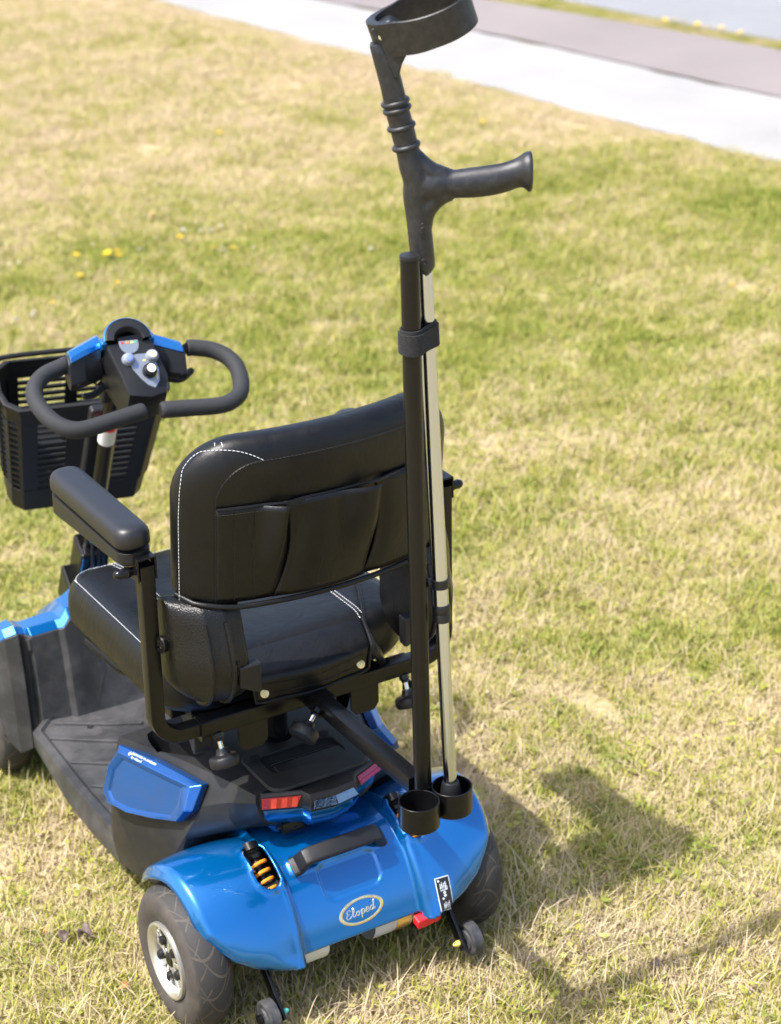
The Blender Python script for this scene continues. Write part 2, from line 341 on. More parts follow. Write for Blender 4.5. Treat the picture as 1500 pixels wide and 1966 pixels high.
def surf(name, c0, c1, sc, bump, rough=0.9):
    m = bpy.data.materials.new(name); m.use_nodes = True; nt = m.node_tree; L = nt.links; p = nt.nodes['Principled BSDF']; geo = N(nt, 'ShaderNodeNewGeometry')
    n = N(nt, 'ShaderNodeTexNoise'); n.inputs['Scale'].default_value = sc; n.inputs['Detail'].default_value = 9; n.inputs['Roughness'].default_value = 0.75; L.new(geo.outputs['Position'], n.inputs[0])
    n2 = N(nt, 'ShaderNodeTexNoise'); n2.inputs['Scale'].default_value = 1.6; n2.inputs['Detail'].default_value = 5; L.new(geo.outputs['Position'], n2.inputs[0])
    av = N(nt, 'ShaderNodeMath', operation='ADD'); L.new(n.outputs[0], av.inputs[0]); L.new(n2.outputs[0], av.inputs[1])
    mr = N(nt, 'ShaderNodeMapRange', i_1=0.7, i_2=1.3); L.new(av.outputs[0], mr.inputs[0])
    mx = N(nt, 'ShaderNodeMix', data_type='RGBA'); mx.inputs[6].default_value = (*c0, 1); mx.inputs[7].default_value = (*c1, 1); L.new(mr.outputs[0], mx.inputs[0]); L.new(mx.outputs[2], p.inputs['Base Color'])
    b = N(nt, 'ShaderNodeBump'); b.inputs['Strength'].default_value = bump; b.inputs['Distance'].default_value = 0.006; L.new(n.outputs[0], b.inputs['Height']); L.new(b.outputs[0], p.inputs['Normal']); p.inputs['Roughness'].default_value = rough
    return m
GRAV = surf('pale_gravel', (0.225, 0.219, 0.212), (0.315, 0.306, 0.296), 110, 0.5); ASPH = surf('faded_asphalt', (0.165, 0.142, 0.138), (0.212, 0.184, 0.178), 240, 0.4); ROADM = surf('grey_road', (0.17, 0.174, 0.182), (0.215, 0.22, 0.23), 200, 0.4)

b = MB(); n = 60; xs = np.linspace(-60, 70, n); ys = np.linspace(-50, 120, n)
b.rings([[(x, y, GZ) for x in xs] for y in ys], False, False, False)
tag(b.obj('lawn_ground', SOIL), kind='structure')
ribbon('gravel_path', EDGE_LAWN, EDGE_ASPH, GZ+0.006, GRAV, 0.012)
ribbon('asphalt_footpath', EDGE_ASPH, EDGE_VERGE, GZ+0.012, ASPH, 0.004)
ribbon('road', EDGE_ROAD, None, GZ+0.010, ROADM, 0.004, far=14.0)

# ---- grass: clumps of blades set out all over the lawn in view
def grass_patch(name, nb, size, seed, lmin, lmax, straw, flat):
    R = np.random.default_rng(seed); V = []; F = []; T = []
    for i in range(nb):
        x, y = R.uniform(-size/2, size/2, 2); az = R.uniform(0, 2*PI); dry = R.random() < straw
        L_ = R.uniform(lmin, lmax)*(R.choice([1.0, 1.0, 2.0]) if dry else 1.0); wd = R.uniform(0.0007, 0.0014)*(0.8 if dry else 1.25)
        lean = R.uniform(0.6, 1.45) if (dry and R.random() < flat) else R.uniform(0.1, 1.05)
        curl = R.uniform(0.0, 0.7); tone = (R.uniform(-0.60, -0.08) if dry else R.uniform(-0.12, 0.42))
        d = np.array([math.cos(az), math.sin(az), 0]); s = np.array([-d[1], d[0], 0]); p = np.array([x, y, R.uniform(-0.004, 0.004)]); k = len(V); a = lean
        tw = R.uniform(-0.7, 0.7); s = s*math.cos(tw)+np.array([0, 0, math.sin(tw)])*0.7
        for j, t in enumerate((0.0, 0.4, 0.75, 1.0)):
            wj = wd*(1.0, 0.9, 0.6, 0.0)[j]
            if j < 3: V += [p-s*wj, p+s*wj]; T += [tone]*2
            else: V += [p]; T += [tone]
            st = (0.4, 0.35, 0.25, 0)[j]*L_; p = p+(d*math.sin(a)+np.array([0, 0, math.cos(a)]))*st; a = min(1.75, a+curl*0.5)
            if p[2] < 0.001: p[2] = 0.001
        F += [(k, k+1, k+3, k+2), (k+2, k+3, k+5, k+4), (k+4, k+5, k+6)]
    # a few clover-like broad leaves
    for i in range(int(nb*0.008)):
        c = np.array([*R.uniform(-size/2, size/2, 2), R.uniform(0.008, 0.02)])
        for q in range(3):
            a0 = R.uniform(0, 2*PI)+q*2.1; k = len(V); r = R.uniform(0.003, 0.007)
            e = np.array([math.cos(a0), math.sin(a0), R.uniform(-.2, .35)]); f = np.array([-e[1], e[0], R.uniform(-.3, .3)])
            V += [c, c+e*r+f*r*0.8, c+e*r*1.9, c+e*r-f*r*0.8]; T += [R.uniform(0.35, 0.6)]*4; F += [(k, k+1, k+2, k+3)]
    me = bpy.data.meshes.new(name); me.from_pydata([tuple(v) for v in V], [], F); me.materials.append(BLADE)
    at = me.attributes.new('tone', 'FLOAT', 'POINT'); at.data.foreach_set('value', np.array(T, np.float32))
    return bpy.data.objects.new(name, me)
SRC = bpy.data.collections.new('grass_sources'); PS = 0.32
for i, a in enumerate([(3300, PS, 1, .012, .028, .50, .7), (3200, PS, 2, .014, .032, .42, .6), (3400, PS, 3, .010, .026, .60, .8), (3000, PS, 4, .014, .038, .45, .6), (3300, PS, 5, .012, .028, .36, .6), (3200, PS, 6, .010, .028, .55, .75)]):
    SRC.objects.link(grass_patch('grass_clump_%d' % i, *a))
def to_px(p):
    d = Vector(p)-Vector(CAM_POS); z = d.dot(h_); return (750+3962.27*d.dot(r_)/z, 983-3962.27*d.dot(u_)/z) if z > 0.1 else (1e6, 1e6)
pts = []; rot = []; scl = []; idx = []
step = PS*0.78
for gx in np.arange(-3.0, 6.6, step):
    for gy in np.arange(-1.9, 11.5, step):
        x = gx+RNG.uniform(-.06, .06); y = gy+RNG.uniform(-.06, .06)
        px, py = to_px((x, y, GZ)); s_ = 3962.0/max(1.0, (Vector((x, y, GZ))-Vector(CAM_POS)).length)*0.5
        if not (-650-s_ < px < 2150+s_ and -250-s_ < py < 2350+s_): continue
        e0, e1, e2 = xat(EDGE_LAWN, y), xat(EDGE_VERGE, y), xat(EDGE_ROAD, y)
        if x < e0-0.155: sc = RNG.uniform(0.9, 1.12); pts.append((x, y, GZ)); scl.append(sc)
        elif e1 < x < e2: continue
        else: continue
        rot.append((RNG.uniform(-.02, .02), RNG.uniform(-.02, .02), RNG.uniform(0, 2*PI))); idx.append(int(RNG.integers(0, 6)))
for wx, wy in ((-.25, -.07), (-.25, .03), (-.20, -.10), (.24, -.07), (.24, .03), (-.215, .79), (.215, .79), (-.18, -.14), (.18, -.14)):   # longer turf standing round the wheels
    pts.append((wx, wy, GZ)); scl.append(1.12); rot.append((0, 0, RNG.uniform(0, 6.28))); idx.append(3)
for y in np.arange(-0.8, 10.5, 0.055):          # ragged edge of the lawn along the path, and the narrow verge by the road
    for E, o0, o1, sc in ((EDGE_LAWN, -0.10, -0.055, 0.42), (EDGE_VERGE, 0.045, 0.07, 0.40), (EDGE_VERGE, 0.10, 0.14, 0.42), (EDGE_VERGE, 0.17, 0.20, 0.42), (EDGE_ROAD, -0.09, -0.05, 0.42)):
        x = xat(E, y)+RNG.uniform(o0, o1)
        if E is EDGE_VERGE and x > xat(EDGE_ROAD, y)-0.03: continue
        px, py = to_px((x, y, GZ))
        if -700 < px < 2200 and -200 < py < 2100:
            pts.append((x, y, GZ)); scl.append(sc*RNG.uniform(.85, 1.2)); rot.append((0, 0, RNG.uniform(0, 2*PI))); idx.append(int(RNG.integers(0, 6)))
me = bpy.data.meshes.new('grass'); me.from_pydata(pts, [], [])
me.attributes.new('rot', 'FLOAT_VECTOR', 'POINT').data.foreach_set('vector', np.array(rot, np.float32).ravel())
me.attributes.new('scl', 'FLOAT', 'POINT').data.foreach_set('value', np.array(scl, np.float32))
me.attributes.new('pick', 'INT', 'POINT').data.foreach_set('value', np.array(idx, np.int32))
go = bpy.data.objects.new('grass', me); COL.objects.link(go)
ng = bpy.data.node_groups.new('grass_scatter', 'GeometryNodeTree')
ng.interface.new_socket('Geometry', in_out='INPUT', socket_type='NodeSocketGeometry'); ng.interface.new_socket('Geometry', in_out='OUTPUT', socket_type='NodeSocketGeometry')
gi, gout = N(ng, 'NodeGroupInput'), N(ng, 'NodeGroupOutput'); ci = N(ng, 'GeometryNodeCollectionInfo'); ci.inputs[0].default_value = SRC; ci.inputs['Separate Children'].default_value = True; ci.inputs['Reset Children'].default_value = True
io = N(ng, 'GeometryNodeInstanceOnPoints'); io.inputs['Pick Instance'].default_value = True
def na(nm, dt):
    a = N(ng, 'GeometryNodeInputNamedAttribute', data_type=dt); a.inputs[0].default_value = nm; return a.outputs[0]
ng.links.new(gi.outputs[0], io.inputs['Points']); ng.links.new(ci.outputs[0], io.inputs['Instance']); ng.links.new(na('pick', 'INT'), io.inputs['Instance Index'])
e2r = N(ng, 'FunctionNodeEulerToRotation'); ng.links.new(na('rot', 'FLOAT_VECTOR'), e2r.inputs[0]); ng.links.new(e2r.outputs[0], io.inputs['Rotation'])
ng.links.new(na('scl', 'FLOAT'), io.inputs['Scale']); ng.links.new(io.outputs[0], gout.inputs[0])
gm = go.modifiers.new('scatter', 'NODES'); gm.node_group = ng
tag(go, 'short dry and green lawn grass around the mobility scooter', 'grass', kind='stuff')
# ------------------------------------------------------------------ the mobility scooter
scooter = tag(empty('mobility_scooter', (0, 0, 0)), 'blue and black mobility scooter with padded black seat parked on the dry lawn', 'mobility scooter')
def mirror(P): return [(-x, y, z) for x, y, z in P]

# ---- wheels
WR = 0.117
def make_wheel(loc, yaw=0.0, side=-1):
    w = empty('wheel', loc, scooter); w.rotation_euler = (0, 0, yaw)
    if side > 0: w.scale = (1, 1, 1); w.rotation_euler = (0, 0, yaw+PI)
    if 'tyre' not in WCACHE:
        b = MB(); hw = 0.0335
        prof = [(0.060, -hw+0.008), (0.066, -hw+0.003), (0.078, -hw-0.001), (0.090, -hw-0.002), (0.100, -hw+0.001), (0.108, -hw+0.007), (0.1125, -hw+0.013), (0.1155, -0.012), (WR, -0.005), (WR, 0.005), (0.1155, 0.012), (0.1125, hw-0.013), (0.108, hw-0.007), (0.100, hw-0.001), (0.090, hw+0.002), (0.078, hw+0.001), (0.066, hw-0.003), (0.060, hw-0.008)]
        b.lathe(prof, (0, 0, 0), (1, 0, 0), 72, cap=False); WCACHE['tyre'] = (b.obj('tyre', TYRE, w, sharp=1.2),)
        b = MB(); b.lathe([(0.0625, -0.029), (0.0615, -0.0345), (0.0575, -0.0355), (0.0525, -0.0325), (0.049, -0.028), (0.0470, -0.017), (0.046, 0.005), (0.050, 0.023), (0.0625, 0.029)], (0, 0, 0), (1, 0, 0), 56, cap=False)
        WCACHE['rim'] = (b.obj('rim', ALUW, w, sharp=0.5),)
        b = MB(); b.lathe([(0.0474, -0.0165), (0.0474, -0.004)], (0, 0, 0), (1, 0, 0), 40); b.lathe([(0.013, -0.015), (0.013, -0.026), (0.010, -0.0285)], (0, 0, 0), (1, 0, 0), 24)
        WCACHE['hub'] = (b.obj('hub', GLOSS, w, sharp=0.6),)
        L = []
        for k in range(5):
            a = 2*PI*k/5+0.35; b = MB()
            for sgn in (-1, 1):
                p0 = [(-0.0245, 0.012*math.cos(a)-sgn*0.004*math.sin(a), 0.012*math.sin(a)+sgn*0.004*math.cos(a)), (-0.0225, 0.030*math.cos(a)-sgn*0.0065*math.sin(a), 0.030*math.sin(a)+sgn*0.0065*math.cos(a)), (-0.0215, 0.048*math.cos(a)-sgn*0.011*math.sin(a), 0.049*math.sin(a)+sgn*0.011*math.cos(a))]
                b.tube(p0, [0.0038, 0.0038, 0.0050], sect=rrect(1, 0.62, 0.2, 2), up=(1, 0, 0))
            L.append(b.obj('spoke', ALUW, w))
        for k in range(5):
            a = 2*PI*(k+0.5)/5+0.35; b = MB(); c = (0, 0.031*math.cos(a), 0.031*math.sin(a))
            b.lathe([(0.0072, -0.010), (0.0078, -0.026), (0.0074, -0.0305), (0.0055, -0.0320)], c, (1, 0, 0), 14); L.append(b.obj('bolt_cap', PLAST, w))
        WCACHE['rest'] = L
        return w
    for o in [WCACHE['tyre'][0], WCACHE['rim'][0], WCACHE['hub'][0]]+WCACHE['rest']:
        c = o.copy(); c.parent = w; COL.objects.link(c)
    return w
WCACHE = {}
make_wheel((-0.2505, 0, 0.1045), 0); make_wheel((0.2365, 0, 0.1045), 0, 1)
make_wheel((-0.215, 0.855, 0.1045), -0.08); make_wheel((0.215, 0.855, 0.1045), -0.08, 1)

# ---- rear fender shroud in blue
FP = [(.115, .190), (.10, .203), (.07, .2265), (.03, .2435), (0, .2475), (-.03, .2405), (-.06, .2225), (-.085, .195), (-.105, .160), (-.118, .128), (-.1235, .113), (-.1255, .1065)]
FPs = np.array([(0, a, b) for a, b in cr([(a, b) for a, b in FP], 8)])
_d = np.r_[0, np.cumsum(np.linalg.norm(np.diff(FPs, axis=0), axis=1))]; FLEN = _d[-1]
def fprof(s):
    y = float(np.interp(s, _d, FPs[:, 1])); z = float(np.interp(s, _d, FPs[:, 2])); e = 0.003
    y0, z0 = np.interp(s-e, _d, FPs[:, 1]), np.interp(s-e, _d, FPs[:, 2]); y1, z1 = np.interp(s+e, _d, FPs[:, 1]), np.interp(s+e, _d, FPs[:, 2])
    t = np.array([y1-y0, z1-z0]); t /= np.linalg.norm(t); return y, z, t[1], -t[0]          # outward normal (ny, nz)
def s_at(y, z):
    i = int(np.argmin((FPs[:, 1]-y)**2+(FPs[:, 2]-z)**2)); return float(_d[i])
XO = sorted((s_at(a, b), x) for a, b, x in [(.115, .19, .268), (.09, .212, .2735), (.0656, .227, .2735), (.012, .2454, .268), (-.0357, .2366, .2645), (-.0688, .2125, .2615), (-.088, .19, .2565), (-.0975, .172, .243), (-.110, .148, .218), (-.1175, .128, .188), (-.1235, .113, .152), (-.1255, .1065, .128)])
SC_END = s_at(-.1215, .118); HS = s_at(-.033, .239); HX, HW, HL = 0.1295, 0.0182, 0.0405
def sdrr(x, s, cx, cs, hx, hs, r):
    qx, qs = abs(x-cx)-hx+r, abs(s-cs)-hs+r; return math.hypot(max(qx, 0), max(qs, 0))+min(max(qx, qs), 0)-r
PK0, PK1 = s_at(-.052, .227), s_at(-.096, .176)
SR0, SR1 = s_at(-.075, .21), s_at(-.118, .128)
def shroud_off(x, s):
    ax = abs(x); y, z, ny, nz = fprof(s)
    f = smooth01(.100, .111, ax); off = -.011*(1-f)+.003*math.exp(-((ax-.1125)/.005)**2)
    xo = float(np.interp(s, [q[0] for q in XO], [q[1] for q in XO]))
    off += f*.009*math.sin(PI*min(1, max(0, (ax-.111)/(xo-.111))))**0.8
    off -= 0.013*smooth01(xo-.016, xo, ax)**2*(1-.8*smooth01(SR0, SR1, s))
    if ax < .1:
        d = sdrr(x, s, 0.004, (PK0+PK1)/2, .052, (PK1-PK0)/2, .02); off -= .0045*(1-smooth01(-.004, .002, d))
        d2 = sdrr(x, s, -.003, s_at(-.045, .232), .083, .017, .01); off += .003*(1-smooth01(-.003, .003, d2))
    dh = sdrr(ax, s, HX, HS, HW, HL, HW); off += .0035*math.exp(-((dh-.003)/.0035)**2)
    return off
def shroud_pt(x, s, extra=0.0):
    y, z, ny, nz = fprof(s); o = shroud_off(x, s)+extra
    if abs(x) < .118 and y > 0:
        k = 1-smooth01(.104, .118, abs(x)); zc = .2475; y2, z2 = y+ny*o, z+nz*o; return Vector((x, y2*(1-k)+(y)*k, z2*(1-k)+(zc+o)*k))
    return Vector((x, y+ny*o, z+nz*o))
def make_shroud():
    ss = np.linspace(0, FLEN, 110); b = MB(); cx = np.linspace(-.128, .128, 103); ns = 34; grid = []
    for s in ss:
        xo = float(np.interp(s, [q[0] for q in XO], [q[1] for q in XO])); xo = max(xo, .1282)
        e = .128+(xo-.128)*(np.linspace(0, 1, ns+1)[1:]**0.85); grid.append(np.r_[-e[::-1], cx, e])
    V = []; P2 = []
    for i, s in enumerate(ss):
        for x in grid[i]:
            sx, s2 = x, s
            d = sdrr(abs(x), s, HX, HS, HW, HL, HW)
            if abs(d) < .0016:                       # pull the nearest grid points onto the edge of the opening
                e = 1e-4; gx = (sdrr(abs(x)+e, s, HX, HS, HW, HL, HW)-d)/e; gs = (sdrr(abs(x), s+e, HX, HS, HW, HL, HW)-d)/e
                sx = math.copysign(abs(x)-gx*d, x); s2 = s-gs*d
            V.append(shroud_pt(sx, s2)); P2.append((sx, s2))
    nc = len(grid[0]); F = []
    for i in range(len(ss)-1):
        for j in range(nc-1):
            q = [i*nc+j, i*nc+j+1, (i+1)*nc+j+1, (i+1)*nc+j]
            mx = sum(P2[k][0] for k in q)/4; ms = sum(P2[k][1] for k in q)/4
            if sdrr(abs(mx), ms, HX, HS, HW, HL, HW) < 0: continue
            if abs(mx) < .106 and ms > SC_END: continue
            F.append(q[::-1])
    b.add(V, F); o = b.obj('rear_shroud', BLUE, scooter, sharp=0.9, solid=0.0); me = o.data
    q = o.modifiers.new('solid', 'SOLIDIFY'); q.thickness = 0.0035; q.offset = 0 
    return o
shroud = make_shroud()
def surf_frame(x, s):
    p = shroud_pt(x, s); du = (shroud_pt(x+.002, s)-shroud_pt(x-.002, s)).normalized(); dv = (shroud_pt(x, s+.002)-shroud_pt(x, s-.002)).normalized()
    n = du.cross(dv); n = n if n.y < 0 or n.z > 0.3 else -n
    return p, du, dv, n.normalized()
# near-black boxes added as the shade inside the shroud, hiding the view through
b = MB()
for sx in (-1, 1): b.box((sx*.128, -.018, .185), (.040, .105, .062))
b.box((0, .05, .16), (.19, .20, .07)); b.obj('shroud_shade_filler', DARKV, scooter, bevel=.004)
# suspension springs in the two openings
for sx in (-1, 1):
    t = empty('suspension', (0, 0, 0), scooter)
    top = Vector((sx*.1275, -.001, .2440)); bot = Vector((sx*.1285, -.083, .182)); ax = (bot-top).normalized()
    u = ax.orthogonal().normalized(); v = ax.cross(u); H = []
    for k in range(160):
        a = k/159*5.6*2*PI; H.append(top+ax*(.012+.082*k/159)+(u*math.cos(a)+v*math.sin(a))*.0138)
    MB().tube(H, .0029, 8).obj('coil_spring', ORNG, t)
    MB().lathe([(.0135, -.016), (.0145, -.004), (.012, -.002), (.0142, .001), (.012, .003), (.0142, .006), (.0115, .011)], top, ax, 20).obj('damper_cap', GLOSS, t)
    MB().lathe([(.006, 0), (.006, .09)], top, ax, 12).obj('damper_rod', PLAST, t)
# carry handle
hs = s_at(-.047, .231); b = MB(); P = []
for x, h, wd in ((-.0850, .001, .0155), (-.0770, .004, .0155), (-.0735, .007, .0148), (-.0700, .017, .0140), (-.0665, .0262, .0136), (-.060, .0290, .0136), (0, .0292, .0136), (.050, .0290, .0136), (.0565, .0262, .0136), (.0600, .017, .0140), (.0635, .007, .0148), (.067, .004, .0155), (.0750, .001, .0155)):
    y, z, ny, nz = fprof(hs); P.append((Vector((x, y+ny*(h-.004), z+nz*(h-.004))), wd))
sec = rrect(1, .62, .3, 3); R = []
y, z, ny, nz = fprof(hs); ta = Vector((0, nz, -ny))
for i, (p, wd) in enumerate(P):
    t = (P[min(i+1, len(P)-1)][0]-P[max(i-1, 0)][0]).normalized(); up = t.cross(ta).normalized()
    R.append([p+ta*(a*wd)+up*(c*.0105) for a, c in sec])
MB().rings(R).obj('carry_handle', PLAST, scooter, bevel=.0015, seg=2)
# oval badge with raised script
def on_shroud(pts, cx, cs, rot, off):
    out = []
    for p in pts:
        a = p[0]*math.cos(rot)-p[1]*math.sin(rot); c = p[0]*math.sin(rot)+p[1]*math.cos(rot)
        q = shroud_pt(cx+a, cs-c, off+(p[2] if len(p) > 2 else 0)); out.append(q)
    return out
BCX, BCS = .0055, s_at(-.109, .1515); badge = None
R = []
for k in range(65):
    a = 2*PI*k/64; co, si = math.cos(a), math.sin(a); wd = .0046+.0018*co*co
    R.append(on_shroud([((.0400-d)*co, (.0212-d)*si, h) for d, h in ((0, -.001), (0, .0016), (wd*.25, .0024), (wd*.75, .0024), (wd, .0016), (wd, -.001))], BCX, BCS, 0.06, 0.0))
badge = MB().rings(R, True, False, False).obj('badge', GOLD, scooter, sharp=.6)
LET = {'E': [(.62, .82), (.42, 1.0), (.16, .88), (.18, .62), (.42, .55), (.12, .46), (.0, .2), (.18, 0), (.5, .06), (.72, .26)],
       'l': [(.0, .2), (.25, .55), (.36, .95), (.22, 1.06), (.12, .8), (.12, .2), (.25, .0), (.46, .2)],
       'o': [(.38, .5), (.12, .42), (.06, .14), (.28, .0), (.48, .2), (.42, .46), (.3, .44), (.44, .36), (.62, .36)],
       'p': [(.02, .36), (.16, .54), (.14, .1), (.12, -.42), (.14, .3), (.34, .54), (.52, .4), (.48, .12), (.22, .0), (.42, .02), (.62, .2)],
       'e': [(.02, .27), (.22, .26), (.42, .30), (.36, .52), (.16, .52), (.02, .24), (.14, -.01), (.38, .02), (.56, .14)],
       'd': [(.46, .44), (.2, .52), (.02, .26), (.14, .02), (.36, .12), (.5, .6), (.52, 1.06), (.64, 1.1), (.52, .9), (.46, .2), (.56, .0), (.72, .2)]}
pen = -.0278
for ch, adv in (('E', .0102), ('l', .0068), ('o', .0086), ('p', .0092), ('e', .0080), ('d', .0095)):
    pl = [(pen+x*.0128+y*.0018, y*.0135-.0060) for x, y in LET[ch]]; pl = [tuple(p) for p in cr(pl, 6)]
    P = on_shroud(pl, BCX, BCS, 0.06, .0011); MB().tube(P, .00108, 6).obj('letter', SILVT, badge); pen += adv
# instruction label on the right fender
lx, ls = .1425, s_at(-.1165, .135); lab = None
def patch(name, m, hx, hy, off, par, cx=0, cy=0, n=6, r=.002):
    b = MB(); R = []
    xs = np.linspace(-hx, hx, n); ys = np.linspace(-hy, hy, n*2); V = []; F = []
    for yy in ys:
        V += on_shroud([(cx+x, cy+yy) for x in xs], lx, ls, -.03, off)
    for i in range(len(ys)-1):
        for j in range(n-1): F.append((i*n+j, i*n+j+1, (i+1)*n+j+1, (i+1)*n+j))
    b.add(V, F); return b.obj(name, m, par)
lab = patch('instruction_label', PRINT, .0120, .0285, .0023, scooter); lab2 = patch('label_field', LBLK, .0107, .0272, .0027, lab)
b = MB()
def dot(cx, cy, r, n=10): b.add([shroud_pt(lx+cx+r*math.cos(2*PI*k/n), ls-cy+r*math.sin(2*PI*k/n), .0031) for k in range(n)], [tuple(range(n))])
def bar(x0, y0, x1, y1, wd):
    d = Vector((x1-x0, y1-y0, 0)); q = Vector((-d.y, d.x, 0)).normalized()*wd; m_ = 4; V = []
    for k in range(m_+1):
        px, py = x0+(x1-x0)*k/m_, y0+(y1-y0)*k/m_; V += [shroud_pt(lx+px+q.x, ls-py-q.y, .0031), shroud_pt(lx+px-q.x, ls-py+q.y, .0031)]
    b.add(V, [(2*k, 2*k+1, 2*k+3, 2*k+2) for k in range(m_)])
dot(-.0062, .0235, .0017); dot(-.0040, -.0045, .0017)
for yb in (.0145, -.0165):
    for k in range(4): bar(-.0055+k*.003, yb-.004, -.0045+k*.003, yb+.0045+(k % 2)*.002, .0005)
    for (cx, cy) in ((-.003, yb), (.003, yb+.002), (.0045, yb-.003)):
        for k in range(8): 
            a0, a1 = k*PI/4, (k+1)*PI/4; bar(cx+.0019*math.cos(a0), cy+.0019*math.sin(a0), cx+.0019*math.cos(a1), cy+.0019*math.sin(a1), .0004)
bar(-.006, .0085, .006, .0085, .0006); bar(0, -.001, 0, .0045, .0009)
for s_ in (-1, 1): b.add([shroud_pt(lx+a, ls-(.002+c), .0031) for a, c in ((-.0032, s_*.0015), (.0032, s_*.0015), (0, s_*.005))], [(0, 1, 2)])
b.obj('pictograms', PRINT, lab)

# motor, axle, anti-tip wheels, lever under the shroud
b = MB(); b.lathe([(.030, -.112), (.040, -.106), (.042, -.10), (.042, -.052), (.0275, -.048), (.0275, .052), (.042, .056), (.042, .098), (.036, .106)], (0, -.058, .106), (1, 0, 0), 36); b.obj('drive_motor', IVORY, scooter, sharp=.5)
MB().lathe([(.0435, .07), (.0435, .094)], (0, -.058, .106), (1, 0, 0), 36, cap=False).obj('motor_band', BRASS, scooter)
MB().lathe([(.0425, .030), (.0425, .066)], (0, -.058, .106), (1, 0, 0), 36, cap=False).obj('motor_label', STICK, scooter)
b = MB(); b.lathe([(.016, -.2), (.016, .2)], (0, 0, .1045), (1, 0, 0), 20); b.box((0, .02, .11), (.30, .05, .05)); b.box((.118, -.075, .10), (.026, .05, .06)); b.obj('rear_axle', POWD, scooter, bevel=.003)
MB().prism(rrect(.0215, .0075, .004, 3), lambda a, c: (.112+a, -.128, .102+c+.08*a), lambda a, c: (.112+a, -.112, .106+c+.08*a)).obj('release_lever', REDP, scooter, bevel=.002)
for sx in (-1, 1):
    t = empty('anti_tip_wheel', (sx*.181, -.140, .050), scooter)
    MB().lathe([(.010, -.0125), (.016, -.0125), (.017, -.009), (.024, -.0095), (.027, -.0075), (.0278, 0), (.027, .0075), (.024, .0095), (.017, .009), (.016, .0125), (.010, .0125)], (0, 0, 0), (1, 0, 0), 36).obj('roller', RUBB, t, sharp=.6)
    MB().lathe([(.0085, -.019), (.0085, .019)], (0, 0, 0), (1, 0, 0), 12).obj('axle_bolt', POWD, t)
    x0 = -sx*.019; b = MB(); b.prism(rrect(1, 1, .3, 3), lambda a, c: (x0-.0025+.0, .062+a*.010, .060+c*.012), lambda a, c: (x0+.0025, .062+a*.010, .060+c*.012))
    b = MB(); b.tube([(x0, .075, .075), (x0, .045, .045), (x0, .0, 0), (x0, -.010, -.009)], [.011, .0105, .0105, .009], sect=rrect(.28, 1, .1, 2), up=(0, -.7, .7)); b.obj('swing_arm', GLOSS, t, bevel=.001)
    MB().lathe([(.0048, 0), (.0052, .003), (.0032, .009), (.0015, .011)], (x0-sx*.003, 0, -.001), (-sx, 0, 0), 12).obj('bolt_end', YELP if sx > 0 else TEALP, t)

# ---- main body shell (seat base)
ST = [(.307, [(0, .318), (.13, .318), (.198, .315), (.219, .275), (.229, .21), (.232, .14), (.226, .095)]),
      (.292, [(0, .334), (.135, .334), (.212, .330), (.226, .28), (.232, .21), (.2345, .14), (.229, .095)]),
      (.223, [(0, .337), (.115, .337), (.179, .331), (.205, .28), (.221, .22), (.2285, .15), (.221, .10)]),
      (.161, [(0, .338), (.10, .338), (.154, .332), (.185, .285), (.206, .235), (.217, .17), (.212, .122)]),
      (.118, [(0, .338), (.092, .338), (.139, .332), (.171, .289), (.194, .248), (.207, .20), (.206, .165)]),
      (.094, [(0, .338), (.088, .338), (.131, .332), (.164, .290), (.186, .258), (.196, .245), (.194, .240)]),
      (.060, [(0, .338), (.078, .338), (.1195, .332), (.134, .305), (.134, .275), (.125, .258), (.12, .252)]),
      (.016, [(0, .338), (.070, .338), (.1085, .3325), (.1090, .318), (.1045, .300), (.0965, .281), (.085, .272)])]
R = []
for y, h in ST:
    R.append([(x, y, z) for x, z in h]+[(x*.9, y, z-.004) for x, z in h[-1:]]+[(-x*.9, y, z-.004) for x, z in h[-1:]]+[(-x, y, z) for x, z in h[:0:-1]])
b = MB(); b.rings(R); body = b.obj('seat_base_shell', PLASTG, scooter)
def cut(o, cb):
    c = cb.obj('cutter', DARKV); m = o.modifiers.new('cut', 'BOOLEAN'); m.object = c; m.operation = 'DIFFERENCE'; m.solver = 'EXACT'
    bpy.context.view_layer.update(); me = bpy.data.meshes.new_from_object(o.evaluated_get(bpy.context.evaluated_depsgraph_get()))
    o.modifiers.clear(); o.data = me; bpy.data.objects.remove(c)
def pocket(poly, z0, z1, shrink=.86):
    cx = sum(p[0] for p in poly)/len(poly); cy = sum(p[1] for p in poly)/len(poly)
    return MB().rings([[(cx+(x-cx)*shrink, cy+(y-cy)*shrink, z0) for x, y in poly], [(x, y, z1-.01) for x, y in poly], [(cx+(x-cx)*1.03, cy+(y-cy)*1.03, z1) for x, y in poly]])
for sx in (-1, 1):
    pl = [(-sx*-.172, .272), (-sx*-.181, .225), (-sx*-.171, .207), (-sx*-.136, .162), (-sx*-.122, .165), (-sx*-.104, .196), (-sx*-.100, .215), (-sx*-.128, .262), (-sx*-.14, .275)]
    cut(body, pocket([tuple(p) for p in cr(pl, 3, True)], .285, .352))
cut(body, pocket(rrect(.024, .024, .024, 8, 0, .147), .27, .352, 1.0))
q = body.modifiers.new('bevel', 'BEVEL'); q.width = .004; q.segments = 3; q.limit_method = 'ANGLE'; q.angle_limit = .45; q.harden_normals = True
for p_ in body.data.polygons: p_.use_smooth = True
